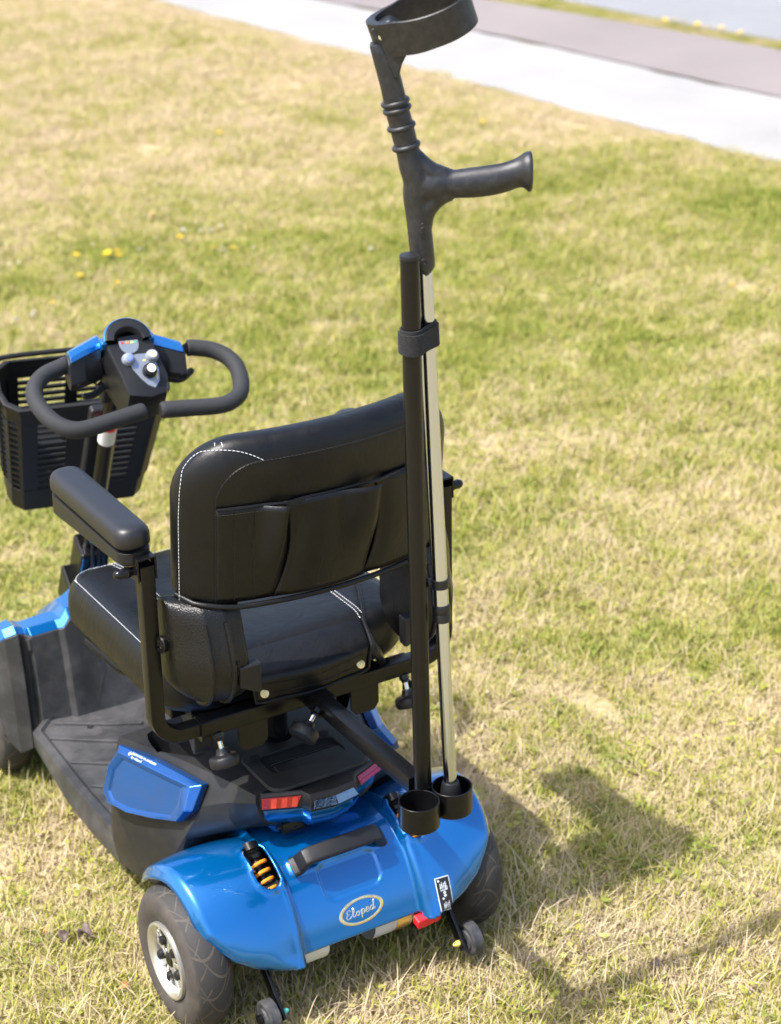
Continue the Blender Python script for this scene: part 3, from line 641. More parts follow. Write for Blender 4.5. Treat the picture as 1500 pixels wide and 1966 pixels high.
# tail with the lights: black band over a blue apron
TQ = [(-.1060, .030), (-.1045, .004), (-.048, -.0205), (-.040, -.0335), (0, -.0395), (.040, -.0335), (.048, -.0205), (.1045, .004), (.1060, .030)]
def tq(dx, dy, z, nose=0.0):
    out = []
    for x, y in TQ:
        f = (1-dx) if y < .02 else (1-dx-.05)
        out.append((x*f, y+(dy if y < .02 else 0), z-(nose if abs(x) < .045 and y < 0 else 0)-(.012 if y >= .02 else 0)))
    return out
b = MB(); b.rings([tq(.02, .004, .3385, .003), tq(0, 0, .3335, .004), tq(0, 0, .3125, .004), tq(.05, .004, .306, .003), tq(.08, .012, .299)], True, True, True); b.obj('tail_trim', PLASTG, scooter, bevel=.0015)
b = MB(); b.rings([tq(.055, .0062, .3045), tq(.065, .007, .292), tq(.15, .016, .274), tq(.26, .034, .258), tq(.40, .05, .253)], True, True, True); b.obj('tail_apron', BLUE, scooter, bevel=.0015)
b = MB(); b.box((-.045, .02, .262), (.05, .03, .02)); b.box((.0, .03, .262), (.03, .04, .02)); b.tube([(-.075, .015, .262), (-.05, .005, .258), (-.02, .012, .259)], .003, 8); b.obj('latch', GLOSS, scooter, bevel=.002)
def plate_on(p0, p1, a0, a1, z0, z1, th, slant0=0.0, slant1=0.0, dz=0.0):
    """thin plate standing on the vertical face p0-p1, from a0 to a1 along it"""
    d = Vector((p1[0]-p0[0], p1[1]-p0[1], 0)); n = Vector((d.y, -d.x, 0)).normalized(); n = n if n.y < 0 else -n
    P0 = Vector((p0[0], p0[1], 0)); c = [(a0, z0, slant0), (a1, z0, slant1), (a1, z1, 0), (a0, z1, 0)]
    f = [P0+d*(a+s)+Vector((0, 0, z+dz*a)) for a, z, s in c]
    return MB().rings([[p+n*.0002 for p in f], [p+n*th for p in f]])
for sx in (-1, 1):
    p0, p1 = (sx*.1045, .004), (sx*.048, -.0205)
    t = plate_on(p0, p1, .0, .99, .3135, .3325, .0022, 0, -.14).obj('tail_light', MAGL if sx > 0 else REDL, scooter, bevel=.0006)
    if sx < 0:
        plate_on(p0, p1, .04, .17, .3148, .3315, .0030).obj('light_segment', MAGL, t)
        for a in (.24, .50, .76): plate_on(p0, p1, a, a+.14, .3148, .3315, .0031, -.03, -.03).obj('reflector_segment', REFL, t)
    else: plate_on(p0, p1, .06, .86, .3172, .3225, .003).obj('light_segment', REDL, t)
for sx in (-1, 1):
    n_ = Vector((sx*.13, -1, 0)).normalized(); c = [(.0385, -.0345, .3155), (.0, -.0400, .3145), (.0, -.0400, .3265), (.034, -.0352, .3265)]
    f = [Vector((sx*x, y, z)) for x, y, z in c]; tilt = (.0075, .0075, .0006, .0006)
    MB().rings([[p+n_*.0002 for p in f], [p+n_*t for p, t in zip(f, tilt)]]).obj('rear_reflector', CLEARR, scooter, bevel=.0005)
# battery lid plateau with its grip recess
o_, i_ = rrect(.088, .062, .022, 6, 0, .058), rrect(.0655, .030, .014, 6, .002, .069)
b = MB(); b.rings([[(x, y, .3372) for x, y in o_], [(x*.985, .058+(y-.058)*.98, .3425) for x, y in o_], [(x, y, .3425) for x, y in i_], [(x, y, .3386) for x, y in i_]], True, False, False); b.obj('battery_lid', PLASTG, scooter, bevel=.001)
MB().add([(x, y, .3388) for x, y in i_], [tuple(range(len(i_)))]).obj('grip_recess_shade', DARKV, scooter)  # dark floor sheet; its colour paints the shade of a deeper hole
b = MB(); b.rings([[(.006+x*.98, .0515+y*.42+.1*0, .3395+(.0005 if y < 0 else 0)) for x, y in rrect(.061, .03, .012, 5)], [(.006+x*.96, .0515+y*.41, .3418) for x, y in rrect(.061, .03, .012, 5)]]); b.obj('grip_flap', PLAST, scooter, bevel=.0008)
MB().tube([(-.055, .069, .3405), (.058, .069, .3405)], .0017, 8).obj('hinge_rod', GLOSS, scooter)
for px_, py_ in ((-.066, .098), (.060, .104)): MB().lathe([(.0085, 0), (.0085, .0015), (.006, .0017)], (px_, py_, .3424), (0, 0, 1), 18).obj('recessed_screw', DARKV, scooter)
MB().prism([(.064, .058), (.090, .054), (.094, .079), (.070, .084)], lambda a, c: (a, c, .3378), lambda a, c: (a, c, .3382)).obj('rating_sticker', STICK, scooter)
MB().lathe([(.017, -.03), (.017, .12)], (0, .147, .33), (0, 0, 1), 28).obj('seat_post', GLOSS, scooter)
MB().lathe([(.0225, .0), (.0225, .004), (.019, .0045), (.019, .001)], (0, .147, .3375), (0, 0, 1), 28, cap=False).obj('post_collar', GLOSS, scooter)
# blue side inserts with the printed line
def insert(sx):
    P = [(-.2125, .283, .321), (-.185, .195, .326), (-.155, .100, .3235), (-.178, .092, .288), (-.190, .108, .264), (-.209, .165, .246), (-.228, .225, .231), (-.2385, .276, .226), (-.2375, .296, .238), (-.2255, .295, .285)]
    P = [Vector(p) for p in P]; c = sum(P, Vector())/len(P); n = (P[2]-P[0]).cross(P[7]-P[0]).normalized(); n = n if n.x < 0 else -n
    def ring(f, up, o): return [c+(p-c)*f+n*o+Vector((0, 0, 0)) for p in P]
    lift = [1, 1, 1, .8, .5, .5, .5, .5, .7, .9]
    R = [[p-n*.010 for p in P], [p+n*.004 for p in P], []]
    for i, p in enumerate(P):
        f = (.86, .80, .86, .92, .96, .97, .97, .97, .96, .94)[i]; R[2].append(c+(p-c)*f+n*.014)
    R.append([c+(p-c)*.86+n*.0012 for p in R[2]]); R.append([c+(p-c)*.81+n*.0002 for p in R[2]])
    for r in R:
        for p in r:
            if sx > 0: p.x = -p.x
    o = MB().rings(R).obj('side_panel', BLUEW, scooter, bevel=.0022, seg=3, ang=.3)
    if sx < 0:
        e0 = (R[1][0]*.45+R[2][0]*.55); e1 = (R[1][2]*.45+R[2][2]*.55); d = (e1-e0).normalized(); u = (R[1][1]-R[2][1]); u = (u-d*u.dot(d)).normalized(); nn = d.cross(u); nn = nn if nn.z > 0 or nn.x < 0 else -nn
        for txt, a, off, sz in (('DESIGNED IN SWEDEN', .062, .0020, .0054), ('by eloped', .049, -.0038, .0060)):
            V, F = text_mesh(txt, sz, .1); mid = e0+d*a*1.0; mid = mid+(R[1][1]*.45+R[2][1]*.55-(e0+e1)/2)*min(1, a/.09)
            MB().add([mid+d*x+u*(y+off)+nn*(z+.0012) for x, y, z in V], F).obj('printed_text', PRINT, o)
        b = MB(); k = e0+d*.030+(R[1][1]*.45+R[2][1]*.55-(e0+e1)/2)*.25
        for (ax_, ay, hx, hy) in ((0, 0, .0040, .0007), (-.0012, 0, .0008, .0034)): b.add([k+d*(ax_+i*hx)+u*(ay+j*hy)+nn*.0016 for i, j in ((-1, -1), (1, -1), (1, 1), (-1, 1))], [(0, 1, 2, 3)])
        b.obj('printed_cross', PRINT, o)
insert(-1); insert(1)
# ---- floor pan
b = MB(); lo = [(-.229, .285), (-.2345, .40), (-.233, .50), (-.2045, .735)]; hi = [(-.224, .285), (-.2265, .40), (-.226, .48), (-.2185, .685), (-.187, .715)]
lo = [(-.229, .285), (-.2345, .40), (-.233, .50), (-.212, .70), (-.19, .74)]
b.rings([[(x*.95, y, .075) for x, y in lo]+[(-x*.95, y, .075) for x, y in lo[::-1]], [(x, y, .10) for x, y in lo]+[(-x, y, .10) for x, y in lo[::-1]], [(x, y, .140) for x, y in hi]+[(-x, y, .140) for x, y in hi[::-1]], [(x*.93, y, .1405) for x, y in hi]+[(-x*.93, y, .1405) for x, y in hi[::-1]], [(x*.90, y, .135) for x, y in hi]+[(-x*.90, y, .135) for x, y in hi[::-1]]])
b.obj('floor_pan', DECKM, scooter, bevel=.004, seg=3)
for sx in (-1, 1):
    for pts in ([(.196, .655), (.125, .60), (.035, .535)], [(.196, .56), (.115, .50), (.035, .44)], [(.170, .700), (.09, .645), (.035, .615)], [(.196, .47), (.13, .415), (.06, .36)]):
        MB().tube([(sx*x, y, .1362) for x, y in pts], .0040, sect=rrect(1.2, .8, .4, 2), up=(0, 0, 1)).obj('tread_rib', DECKM, scooter)
b = MB(); b.box((-.10, .345, .1362), (.17, .003, .0015)); b.box((-.185, .375, .1362), (.003, .06, .0015)); b.obj('hatch_joint', DARKV, scooter)
for p in ((-.165, .372), (-.120, .655)): MB().lathe([(.006, 0), (.006, .0012)], (*p, .1352), (0, 0, 1), 12).obj('drain_hole', DARKV, scooter)
# ---- front cowl: black leg shield with a blue hood
CS = [(0, [(.700, .13), (.735, .20), (.768, .27), (.800, .325)], [(.815, .335), (.86, .330), (.93, .27), (.95, .20)]),
      (.055, [(.700, .13), (.728, .20), (.752, .265), (.778, .322)], [(.792, .332), (.84, .328), (.92, .265), (.94, .20)]),
      (.088, [(.703, .13), (.716, .20), (.729, .26), (.746, .318)], [(.762, .330), (.815, .326), (.91, .265), (.93, .19)]),
      (.108, [(.704, .13), (.712, .19), (.722, .25), (.740, .316)], [(.755, .329), (.805, .325), (.90, .26), (.92, .19)]),
      (.122, [(.704, .13), (.714, .19), (.722, .24), (.736, .302)], [(.751, .314), (.795, .311), (.885, .25), (.905, .18)]),
      (.130, [(.712, .13), (.722, .19), (.730, .24), (.742, .300)], [(.757, .311), (.80, .308), (.89, .25), (.91, .18)]),
      (.182, [(.716, .10), (.724, .17), (.731, .235), (.742, .299)], [(.757, .310), (.795, .307), (.88, .245), (.90, .17)]),
      (.188, [(.734, .11), (.742, .16), (.748, .235), (.756, .299)], [(.766, .309), (.80, .306), (.88, .245), (.90, .17)]),
      (.201, [(.734, .11), (.742, .16), (.748, .235), (.756, .303)], [(.766, .314), (.80, .311), (.88, .245), (.90, .17)]),
      (.208, [(.719, .088), (.725, .15), (.732, .235), (.744, .311)], [(.758, .322), (.795, .318), (.875, .245), (.895, .16)]),
      (.228, [(.727, .080), (.733, .145), (.741, .230), (.752, .304)], [(.766, .314), (.80, .309), (.87, .238), (.89, .15)]),
      (.241, [(.744, .100), (.749, .160), (.756, .226), (.766, .290)], [(.779, .299), (.81, .293), (.86, .228), (.88, .15)]),
      (.253, [(.775, .165), (.777, .190), (.782, .226), (.790, .268)], [(.80, .274), (.82, .268), (.855, .218), (.87, .15)])]
full = [(-x, a, c) for x, a, c in CS[:0:-1]]+CS
b = MB(); b.rings([[(x, y, z) for y, z in a] for x, a, c in full], False, False, False); b.obj('leg_shield', DECKM, scooter, solid=.004, bevel=.003, seg=3, ang=.35)
b = MB(); b.rings([[(x, a[-1][0], a[-1][1])]+[(x, y, z) for y, z in c] for x, a, c in full], False, False, False); b.obj('front_hood', BLUE, scooter, solid=.004, bevel=.003, seg=3, ang=.35)
for x in (-.188, -.142): MB().tube([(x, .7415, .296), (x, .738, .275)], .004, 8).obj('cover_clip', DECKM, scooter)
b = MB(); b.lathe([(.016, 0), (.016, .003), (.010, .004)], (-.045, .745, .285), (-.2, -1, .3), 20); b.obj('charge_socket', DARKV, scooter)
# ------------------------------------------------------------------ seat
def slab_rings(outline, prof, put):
    """outline(inset) -> ring of 2-D points; prof list of (inset, height); put(x, y, h) -> 3-D"""
    return [[put(x, y, h) for x, y in outline(d)] for d, h in prof]
# cushion
CX, CY, CHX, CHY = 0.0, 0.285, 0.222, 0.222
def cush_out(d, n=12):
    return rrect(CHX-d, CHY-d, max(.085-d*.8, .012), n, CX, CY)
def cush_top(x, y, h):
    u = (x-CX)/CHX; v = (y-CY)/CHY
    z = h+.010*smooth01(.35, 1.0, abs(u))*(1-smooth01(.9, 1.05, abs(u)))*1.0
    z -= .016*smooth01(.45, 1.05, v)                # waterfall front
    z -= .009*math.exp(-((u/.30)**2))*(1-smooth01(.5, 1, abs(v)))
    z += .0015*math.sin(9*u+3*v)*math.sin(7*v+1)*(1-smooth01(.7, 1, max(abs(u), abs(v))))
    return z
prof = [(.030, .462), (.010, .468), (.002, .480), (.0, .497), (.0015, .517), (.006, .530), (.013, .539), (.022, .5445), (.035, .5475), (.05, .549), (.07, .5495), (.09, .5495), (.11, .5495), (.13, .5495), (.15, .5495), (.17, .5495), (.19, .5495), (.21, .5495)]
R = []
for d, h in prof:
    R.append([(x, y, cush_top(x, y, h) if h > .5 else h-.010*smooth01(.5, 1.05, (y-CY)/CHY)) for x, y in cush_out(d)])
MB().rings(R).obj('seat_cushion', LEATH, scooter, sharp=1.3)
ring = [(x, y, cush_top(x, y, .5415)+.0012) for x, y in cush_out(.0155, 16)]+[]
k0 = next(i for i in range(len(ring)) if ring[i-1][1] < .13 <= ring[i][1] and ring[i][0] > 0) if False else 0
side = sorted([p for p in ring if p[1] > .085 and abs(p[0]) > .0], key=lambda p: math.atan2(p[1]-CY, p[0]) if p[1] > .085 else 0)
side = sorted(side, key=lambda p: (math.atan2(p[1]-CY, p[0])-(-PI/2)) % (2*PI))
stitch('seat_edge_stitching', cr(side, 2), STITCH, scooter)
for sx in (-1, 1):
    for dx in (-.0035, .0035):
        stitch('seat_seam_stitching', [(sx*.122+dx, y, cush_top(sx*.122, y, .5495 if .09 < y < .46 else .5495-.012*((abs(y-CY)-.185)/.03)**2)+.0008) for y in np.linspace(.078, .485, 40)], STITCH, scooter)
    MB().tube([(sx*.122, y, cush_top(sx*.122, y, .5495)-.0002) for y in np.linspace(.085, .475, 24)], .0012, 6).obj('seat_seam', STITCHK, scooter)
# under-seat frame
b = MB(); b.box((0, .25, .445), (.30, .34, .022)); b.box((-.165, .30, .440), (.03, .30, .034)); b.box((.165, .30, .440), (.03, .30, .034)); b.box((0, .147, .425), (.12, .12, .02)); b.obj('seat_frame', POWD, scooter, bevel=.003)
b = MB(); b.prism(rrect(.095, .036, .02, 5), lambda a, c: (-.15+a*.30, .17+a, .425+c), lambda a, c: (-.118+a*.3, .17+a, .425+c)); b.obj('swivel_plate', PLASTG, scooter, bevel=.003)
b = MB(); b.tube([(-.15, .26, .425), (-.185, .33, .43), (-.20, .42, .445)], .008, 10); b.obj('swivel_lever', POWD, scooter)
for sx in (-1, 1):
    b = MB(); b.prism([(-.025, 0), (.025, 0), (.025, -.036), (.016, -.047), (-.016, -.047), (-.025, -.036)], lambda a, c: (sx*.098+a, .033, .452+c), lambda a, c: (sx*.098+a, .037, .452+c)); b.obj('bracket_plate', POWD, scooter, bevel=.0012)
# flap at the back of the cushion with its snap buttons
def flap_pt(u, v, o=0.0):
    x = u*(.098+.026*(1-v)**2)+.004; cz = .5365-.010*smooth01(0, .35, v)
    y = .100-.080*min(1, v*2.2)**.7-.006*math.sin(PI*min(1, v))*(1-abs(u))+.008*abs(u)**3; z = .5475-.0655*v**1.3-.002*math.cos(u*5)*v
    return Vector((x, y-o*.9, z+o*.5))
us = np.linspace(-1, 1, 27); vs = np.linspace(0, 1, 15); R = [[flap_pt(u, v) for u in us] for v in vs]
MB().rings(R, False, False, False).obj('seat_flap', LEATH, scooter, solid=.004, sharp=1.3)
edge = [flap_pt(-1, v, .001) for v in np.linspace(0.1, .93, 10)]+[flap_pt(u, 1-.05*(abs(u)**8), .001) for u in np.linspace(-.96, .96, 20)]+[flap_pt(1, v, .001) for v in np.linspace(.93, .1, 10)]
MB().tube(edge, .0028, 8).obj('flap_binding', LEATH, scooter)
GP = [flap_pt(1, v, .002) for v in (.62, .45, .3, .15)]+[Vector((.134, .098, .553)), Vector((.150, .135, .560)), Vector((.160, .165, .563))]
MB().tube([tuple(p) for p in cr(GP, 4)], .0030, 8).obj('flap_binding', LEATH, scooter)
MB().rings([[tuple(p) for p in GP], [(p.x+.030, p.y+.012, p.z-.045) for p in GP]], False, False, False).obj('flap_gusset', LEATH, scooter, solid=.003)
stitch('flap_stitching', [flap_pt(u, .84, .0015) for u in np.linspace(-.93, .93, 40)], STITCHK, scooter, r=.0006); stitch('flap_stitching', [flap_pt(u, .60+.05*math.cos(u*2), .0012) for u in np.linspace(-.85, .85, 40)], STITCHK, scooter, r=.0005)
for u in (-.86, .82):
    p = flap_pt(u, .80); n = Vector((0, -.9, .5)).normalized(); MB().lathe([(.0065, -.001), (.0072, .0012), (.0068, .002), (.004, .0026)], p+n*.001, n, 24).obj('snap_button', BRASS, scooter)
# backrest: padded, wrapped round towards the sides
BH, BW, BZ, BD = .256, .221, .690, .052
XS = .009
def back_mid(x, h):
    x = x-XS
    return -.008+.95*x*x-.11*h
def bo(d, n=10): return [(x+XS, y) for x, y in bo_(d, n)]
def bo_(d, n=10):
    r = max(.088-d, .004); hx = BW-d; top = BH-d; bot = .12*d; rb = max(.024-d*.6, .002); out = []
    for k in range(n+1): a = k*PI/2/n; out.append((hx-r+r*math.cos(a), top-r+r*math.sin(a)))
    for k in range(1, 12): out.append(((hx-r)*(1-2*k/12), top))
    for k in range(n+1): a = PI/2+k*PI/2/n; out.append((-hx+r+r*math.cos(a), top-r+r*math.sin(a)))
    for k in range(1, 6): out.append((-hx, top-r+(bot+rb-(top-r))*k/6))
    for k in range(5): a = PI+k*PI/2/4; out.append((-hx+rb+rb*math.cos(a), bot+rb+rb*math.sin(a)))
    for k in range(1, 12): out.append(((-hx+rb)*(1-2*k/12), bot))
    for k in range(5): a = 1.5*PI+k*PI/2/4; out.append((hx-rb+rb*math.cos(a), bot+rb+rb*math.sin(a)))
    for k in range(1, 6): out.append((hx, bot+rb+(top-r-bot-rb)*k/6))
    return out
def edge_d(x, h): 
    # distance in from the outline, ignoring the open bottom
    q = sdrr(x, h, XS, BH/2-.06, BW, BH/2+.06, .088); return -q
def back_off(d):                                # how far the back surface stands behind the mid plane
    t = min(1, max(0, d)/.060); return .006+(BD-.020)*math.sqrt(max(0, 1-(1-t)**2.2))
def back_pt(x, h, extra=0.0):
    return Vector((x, back_mid(x, h)-back_off(edge_d(x, h))-extra, BZ+h))
R = []
for d in (.0, .001, .003, .006, .010, .016, .024, .034, .046, .058, .068, .085, .105, .122): R.append([(x, back_mid(x, h)-(back_off(d)), BZ+h) for x, h in bo(d)])
F_ = []
for d in (.0, .002, .006, .012, .022, .036, .055, .08, .105, .122):
    t = min(1, d/.05); F_.append([(x, back_mid(x, h)+.004+.026*math.sqrt(1-(1-t)**2)+.006*math.sin(PI*min(1, d/.12)), BZ+h) for x, h in bo(d)])
MB().rings(F_[::-1]+R).obj('backrest', LEATH, scooter, sharp=1.3)
# seams of the back cover
def seam_path(d, h0, x1):
    """runs up the left side at inset d from height h0, round the corner, along the top to x1"""
    r = .088-d if d < .08 else .012; P = []
    for h in np.linspace(h0, BH-d-r, 12): P.append((-(BW-d), h))
    for k in range(1, 10): a = PI-k*PI/2/9; P.append((-(BW-d)+r+r*math.cos(a), BH-d-r+r*math.sin(a)))
    for x in np.linspace(-(BW-d)+r+.01, x1, 20): P.append((x, BH-d))
    return P
WS = cr([(-.2100, .004), (-.2100, .05), (-.2100, .10), (-.2097, .150), (-.2075, .188), (-.1985, .217), (-.184, .2350), (-.163, .2435), (-.140, .2430), (-.120, .2360), (-.103, .2255)], 5)
stitch('back_edge_stitching', [back_pt(x, h, .0012) for x, h in WS], STITCH, scooter)
for x0 in (-.160, -.152): stitch('corner_stitching', [back_pt(x0+.001*k, .2475+.003*k, .0012) for k in range(3)], STITCH, scooter)
def seam_in(ds, dt, r, h0, x1):
    X, T = BW-ds, BH-dt; P = [(-X, h) for h in np.linspace(h0, T-r, 12)]
    for k in range(1, 10): a = PI-k*PI/2/9; P.append((-X+r+r*math.cos(a), T-r+r*math.sin(a)))
    return P+[(x, T) for x in np.linspace(-X+r+.01, x1, 20)]
dk = [(x+XS, h) for x, h in seam_in(.042, .031, .062, .006, .16)]
stitch('panel_stitching', [back_pt(x, h, .0008) for x, h in dk], STITCHK, scooter, r=.0008)
MB().tube([back_pt(x, h, -.0004) for x, h in dk], .0014, 6).obj('panel_seam', LEATH, scooter)
MB().tube([(2*XS-x, y, z) for x, y, z in [back_pt(x, h, -.0004) for x, h in dk[:22]]], .0014, 6).obj('panel_seam', LEATH, scooter)
stitch('back_edge_stitching', [(2*XS-x, *back_pt(x, h, .0012)[1:]) for x, h in WS[:-9]], STITCH, scooter)
# hem binding round the bottom
hem = [(XS-BW+.002, .006)]+[(XS+x, .003) for x in np.linspace(-BW+.014, BW-.014, 50)]+[(XS+BW-.002, .006)]
def hem_pt(x, h): 
    k = smooth01(.205, BW, abs(x-XS)); p = back_pt(XS+(x-XS)*.985, .03); return Vector((x, p.y*(1-k)+(back_mid(x, 0)-.004)*k-.001, BZ+h-.0065+.011*smooth01(.14, .23, abs(x-XS))))
HP = [hem_pt(x, h) for x, h in hem]
MB().tube(HP, .0042, 10).obj('hem_binding', LEATH, scooter)
stitch('hem_stitching', [p+Vector((0, -.0025, .0036)) for p in HP[2:-2]], STITCHK, scooter, r=.0005)
# pocket panels with two open pleats
HT = .158
def pocket_panel(x0, x1, lead, trail, bulge, lab=None):
    us = np.linspace(0, 1, 22); vs = np.linspace(0, 1, 16); R = []
    for v in vs:
        h = .004+(HT-.004)*v; row = []
        lean = .014*(v-.5)
        for u in us:
            x = (x0+lean*(1 if x0 > -.17 else 0))*(1-u)+(x1+lean*(1 if x1 < .17 else 0))*u
            if x0 > -.17: x += .017*math.sin(PI*v)**.8*(1-u)**3
            prof_ = math.sin(PI*min(1, max(0, v)))
            o = .0022+bulge*(math.sin(PI*u)**.9)*(.25+.75*math.sin(PI*(v*.8+.1)))+trail*smooth01(.55, 1, u)*smooth01(0, .75, v)+lead*(1-smooth01(0, .35, u))*smooth01(0, .6, v)
            if x0 > -.17: o = .0012+(o-.0012)*smooth01(0, .22, u)*1.0
            row.append(back_pt(x, h, o))
        R.append(row)
    return MB().rings(R, False, False, False).obj('pocket_panel', LEATH, scooter, solid=.0018, sharp=1.3)
PX = (-.170, -.089, .057, .198)
pocket_panel(PX[0], PX[1]+.004, 0, .0200, .001); pocket_panel(PX[1]+.004, PX[2]+.004, 0, .0200, .0085); pocket_panel(PX[2]+.004, PX[3], 0, 0, .0085)
top = [back_pt(x, HT+.0005, .0035+.010*(math.exp(-((x-PX[1]-.012)/.02)**2)+math.exp(-((x-PX[2]-.012)/.02)**2))*0.6) for x in np.linspace(PX[0], PX[3], 44)]
MB().tube(top, .0024, 8).obj('pocket_binding', LEATH, scooter)
stitch('pocket_stitching', [p+Vector((0, -.0018, -.008)) for p in top], STITCHK, scooter, r=.0005)
for x in (-.147, -.119): stitch('pocket_stitching', [back_pt(x, h, .0040) for h in np.linspace(.008, HT-.004, 20)], STITCHK, scooter, r=.0006)
# hinge housings that carry the backrest
def housing(sx):
    prof = [(.075, .60), (.072, .635), (.045, .665), (.030, .694), (-.006, .694), (-.024, .684), (-.034, .660), (-.043, .632), (-.049, .605), (-.0475, .578), (-.038, .554), (-.020, .536), (.006, .528), (.038, .532), (.062, .55), (.074, .575)]
    def sec(x, s, dz=0): 
        cy, cz = .012, .600; return [(sx*x, cy+(y-cy)*s+0.6*max(0, abs(x)-.19)*max(0, 1), cz+(z-cz)*(s if z < .66 else 1)) for y, z in [tuple(p) for p in cr(prof, 3, True)]]
    b = MB(); b.rings([sec(.143, .90), sec(.1455, .955), sec(.150, .975), sec(.1665, .985), sec(.168, 1.0), sec(.1725, 1.0), sec(.174, .985), sec(.196, .965), sec(.198, .985), sec(.2025, .985), sec(.204, .955), sec(.216, .88), sec(.226, .76), sec(.2335, .62), sec(.2365, .52)]); b.v = [(x+XS*.7, y, z) for x, y, z in b.v]; t = b.obj('hinge_housing', CASTM, scooter, sharp=.8)
    for x, s in ((.1705, 1.012), (.2005, .995)):
        pr = [p for p in sec(x, s)]; k = len(pr); keep = [p for p in pr if p[1] < .02 and p[2] < .672] 
        keep.sort(key=lambda p: -math.atan2(p[2]-.6, -(p[1]-.06))); MB().tube([(x+XS*.7, y, z) for x, y, z in keep], .0042, 8).obj('housing_rib', CASTM, t)
    MB().lathe([(.0125, -.004), (.0135, .003), (.0115, .005), (.0085, .0045), (.0082, -.001)], (sx*.2385, .030, .628), (sx, -.15, .1), 24, cap=False).obj('bolt_collar', POWD, t)
    MB().lathe([(.0075, -.002), (.0072, .002), (.003, .0024)], (sx*.2385, .030, .628), (sx, -.15, .1), 6).obj('bolt_head', CHROME, t)
    b = MB(); b.prism([(-.0175, .015), (.0175, .015), (.0175, -.033), (.012, -.033), (-.0175, -.018)] if sx < 0 else [(-.0175, .015), (.0175, .015), (.0175, -.018), (-.012, -.033), (-.0175, -.033)], lambda a, c: (sx*.1385+a, -.052, .585+c), lambda a, c: (sx*.1385+a, -.034, .587+c)); b.obj('recline_lever', PLAST, t, bevel=.003, seg=3)
    MB().box((sx*.155, -.0465, .600), (.005, .004, .022)).obj('lever_slot', DARKV, t)
housing(-1); housing(1)
# ---- cross bar, armrest posts and armrests
def sqtube(b, pts, r=.0112, up=(0, 1, 0)): return b.tube(pts, r, sect=SQ, up=up)
b = MB(); sqtube(b, [(-.1835, .045, .4625), (.1835, .045, .4625)], .0135); b.obj('cross_bar', POWD, scooter, sharp=.5)
def armrest(sx):
    t = empty('armrest', (0, 0, 0), scooter); pl = [(.150, .045, .4615), (.178, .045, .4615), (.200, .045, .463)]
    c = (.2085, .505); arc = [(c[0]+.0415*math.sin(a), .045, c[1]-.0415*math.cos(a)) for a in np.linspace(.1, PI/2, 12)]
    P = [(.150, .045, .4635), (.190, .045, .4635)]+arc+[(.250, .045, .56), (.250, .0445, .66), (.250, .044, .7535)]
    b = MB(); sqtube(b, [(sx*x, y, z) for x, y, z in P]); b.obj('post', POWD, t, sharp=.5)
    MB().tube([(sx*.182, .045, .4625), (sx*.1845, .045, .4625)], .0148, sect=SQ, up=(0, 1, 0)).obj('sleeve_lip', POWD, t, sharp=.5)
    # hinged top bracket (channel) carrying the pad
    b = MB(); x0 = sx*.250
    b.box((x0, .066, .7655), (.030, .062, .003)); b.box((x0-.0137, .060, .748), (.003, .050, .034)); b.box((x0+.0137, .060, .748), (.003, .050, .034)); b.obj('bracket', POWD, t, bevel=.001)
    MB().lathe([(.0065, -.024), (.0065, .020)], (x0, .055, .742), (1, 0, 0), 14).obj('pivot_pin', GLOSS, t)
    b = MB(); s_ = -1 if sx < 0 else 1
    b.lathe([(.0045, 0), (.0075, .004), (.0085, .010), (.007, .015), (.008, .020), (.0055, .026), (.003, .028)], (x0+sx*.015, .055, .742), (sx, 0, 0), 16); b.obj('pivot_nut', GLOSS, t)
    # pad: soft top over a hard tray
    px = -.2570 if sx < 0 else .213; hx, hy, cy = .0270, .136, (.182 if sx < 0 else .150); zd = -.004 if sx < 0 else -.044
    def po(d): return rrect(hx-d, hy-d, max(.022-d*.7, .004), 7, px, cy)
    def dz(y): return .012*smooth01(.2, .33, y)*0
    MB().rings([[(x, y, h+dz(y)) for x, y in po(d)] for d, h in ((.002, .778), (0, .782), (0, .7945), (.0015, .8005), (.004, .8048), (.0075, .8075), (.012, .809), (.018, .8098), (.0265, .810))]).obj('pad', PADM, t, sharp=1.2)
    for o in [t.children[-1]]: o.location.z = zd
    R = []
    for d, h in ((.010, 0), (.003, .0005), (.0015, .003), (.0015, 1.0)):
        ring = []
        for x, y in po(d):
            low = .757-.013*smooth01(.245, .275, y)+.006*smooth01(.11, .07, y)*0
            ring.append((x, y, .7765 if h == 1.0 else low+h))
        R.append(ring)
    MB().rings(R).obj('pad_tray', PLAST, t, bevel=.0008, ang=.5).location.z = zd
armrest(-1); armrest(1)
def knob(x, y, z, axis, name='clamp_knob'):
    a = Vector(axis).normalized(); c = Vector((x, y, z)); t = empty(name, (0, 0, 0), scooter)
    MB().lathe([(.0085, -.001), (.0085, .007), (.0060, .009), (.0060, .012)], c, a, 6).obj('nut', GLOSS, t)
    MB().lathe([(.0040, .008), (.0040, .034)], c, a, 12).obj('thread', CHROME, t)
    MB().lathe([(.0085, .024), (.0100, .030), (.0115, .0325), (.0205, .0345), (.0230, .0375), (.0232, .0475), (.0215, .0510), (.0150, .0525)], c, a, 30).obj('grip', PLAST, t, sharp=.7)
knob(-.156, .036, .449, (.02, -.38, -.92)); knob(.170, .036, .449, (.02, -.38, -.92))
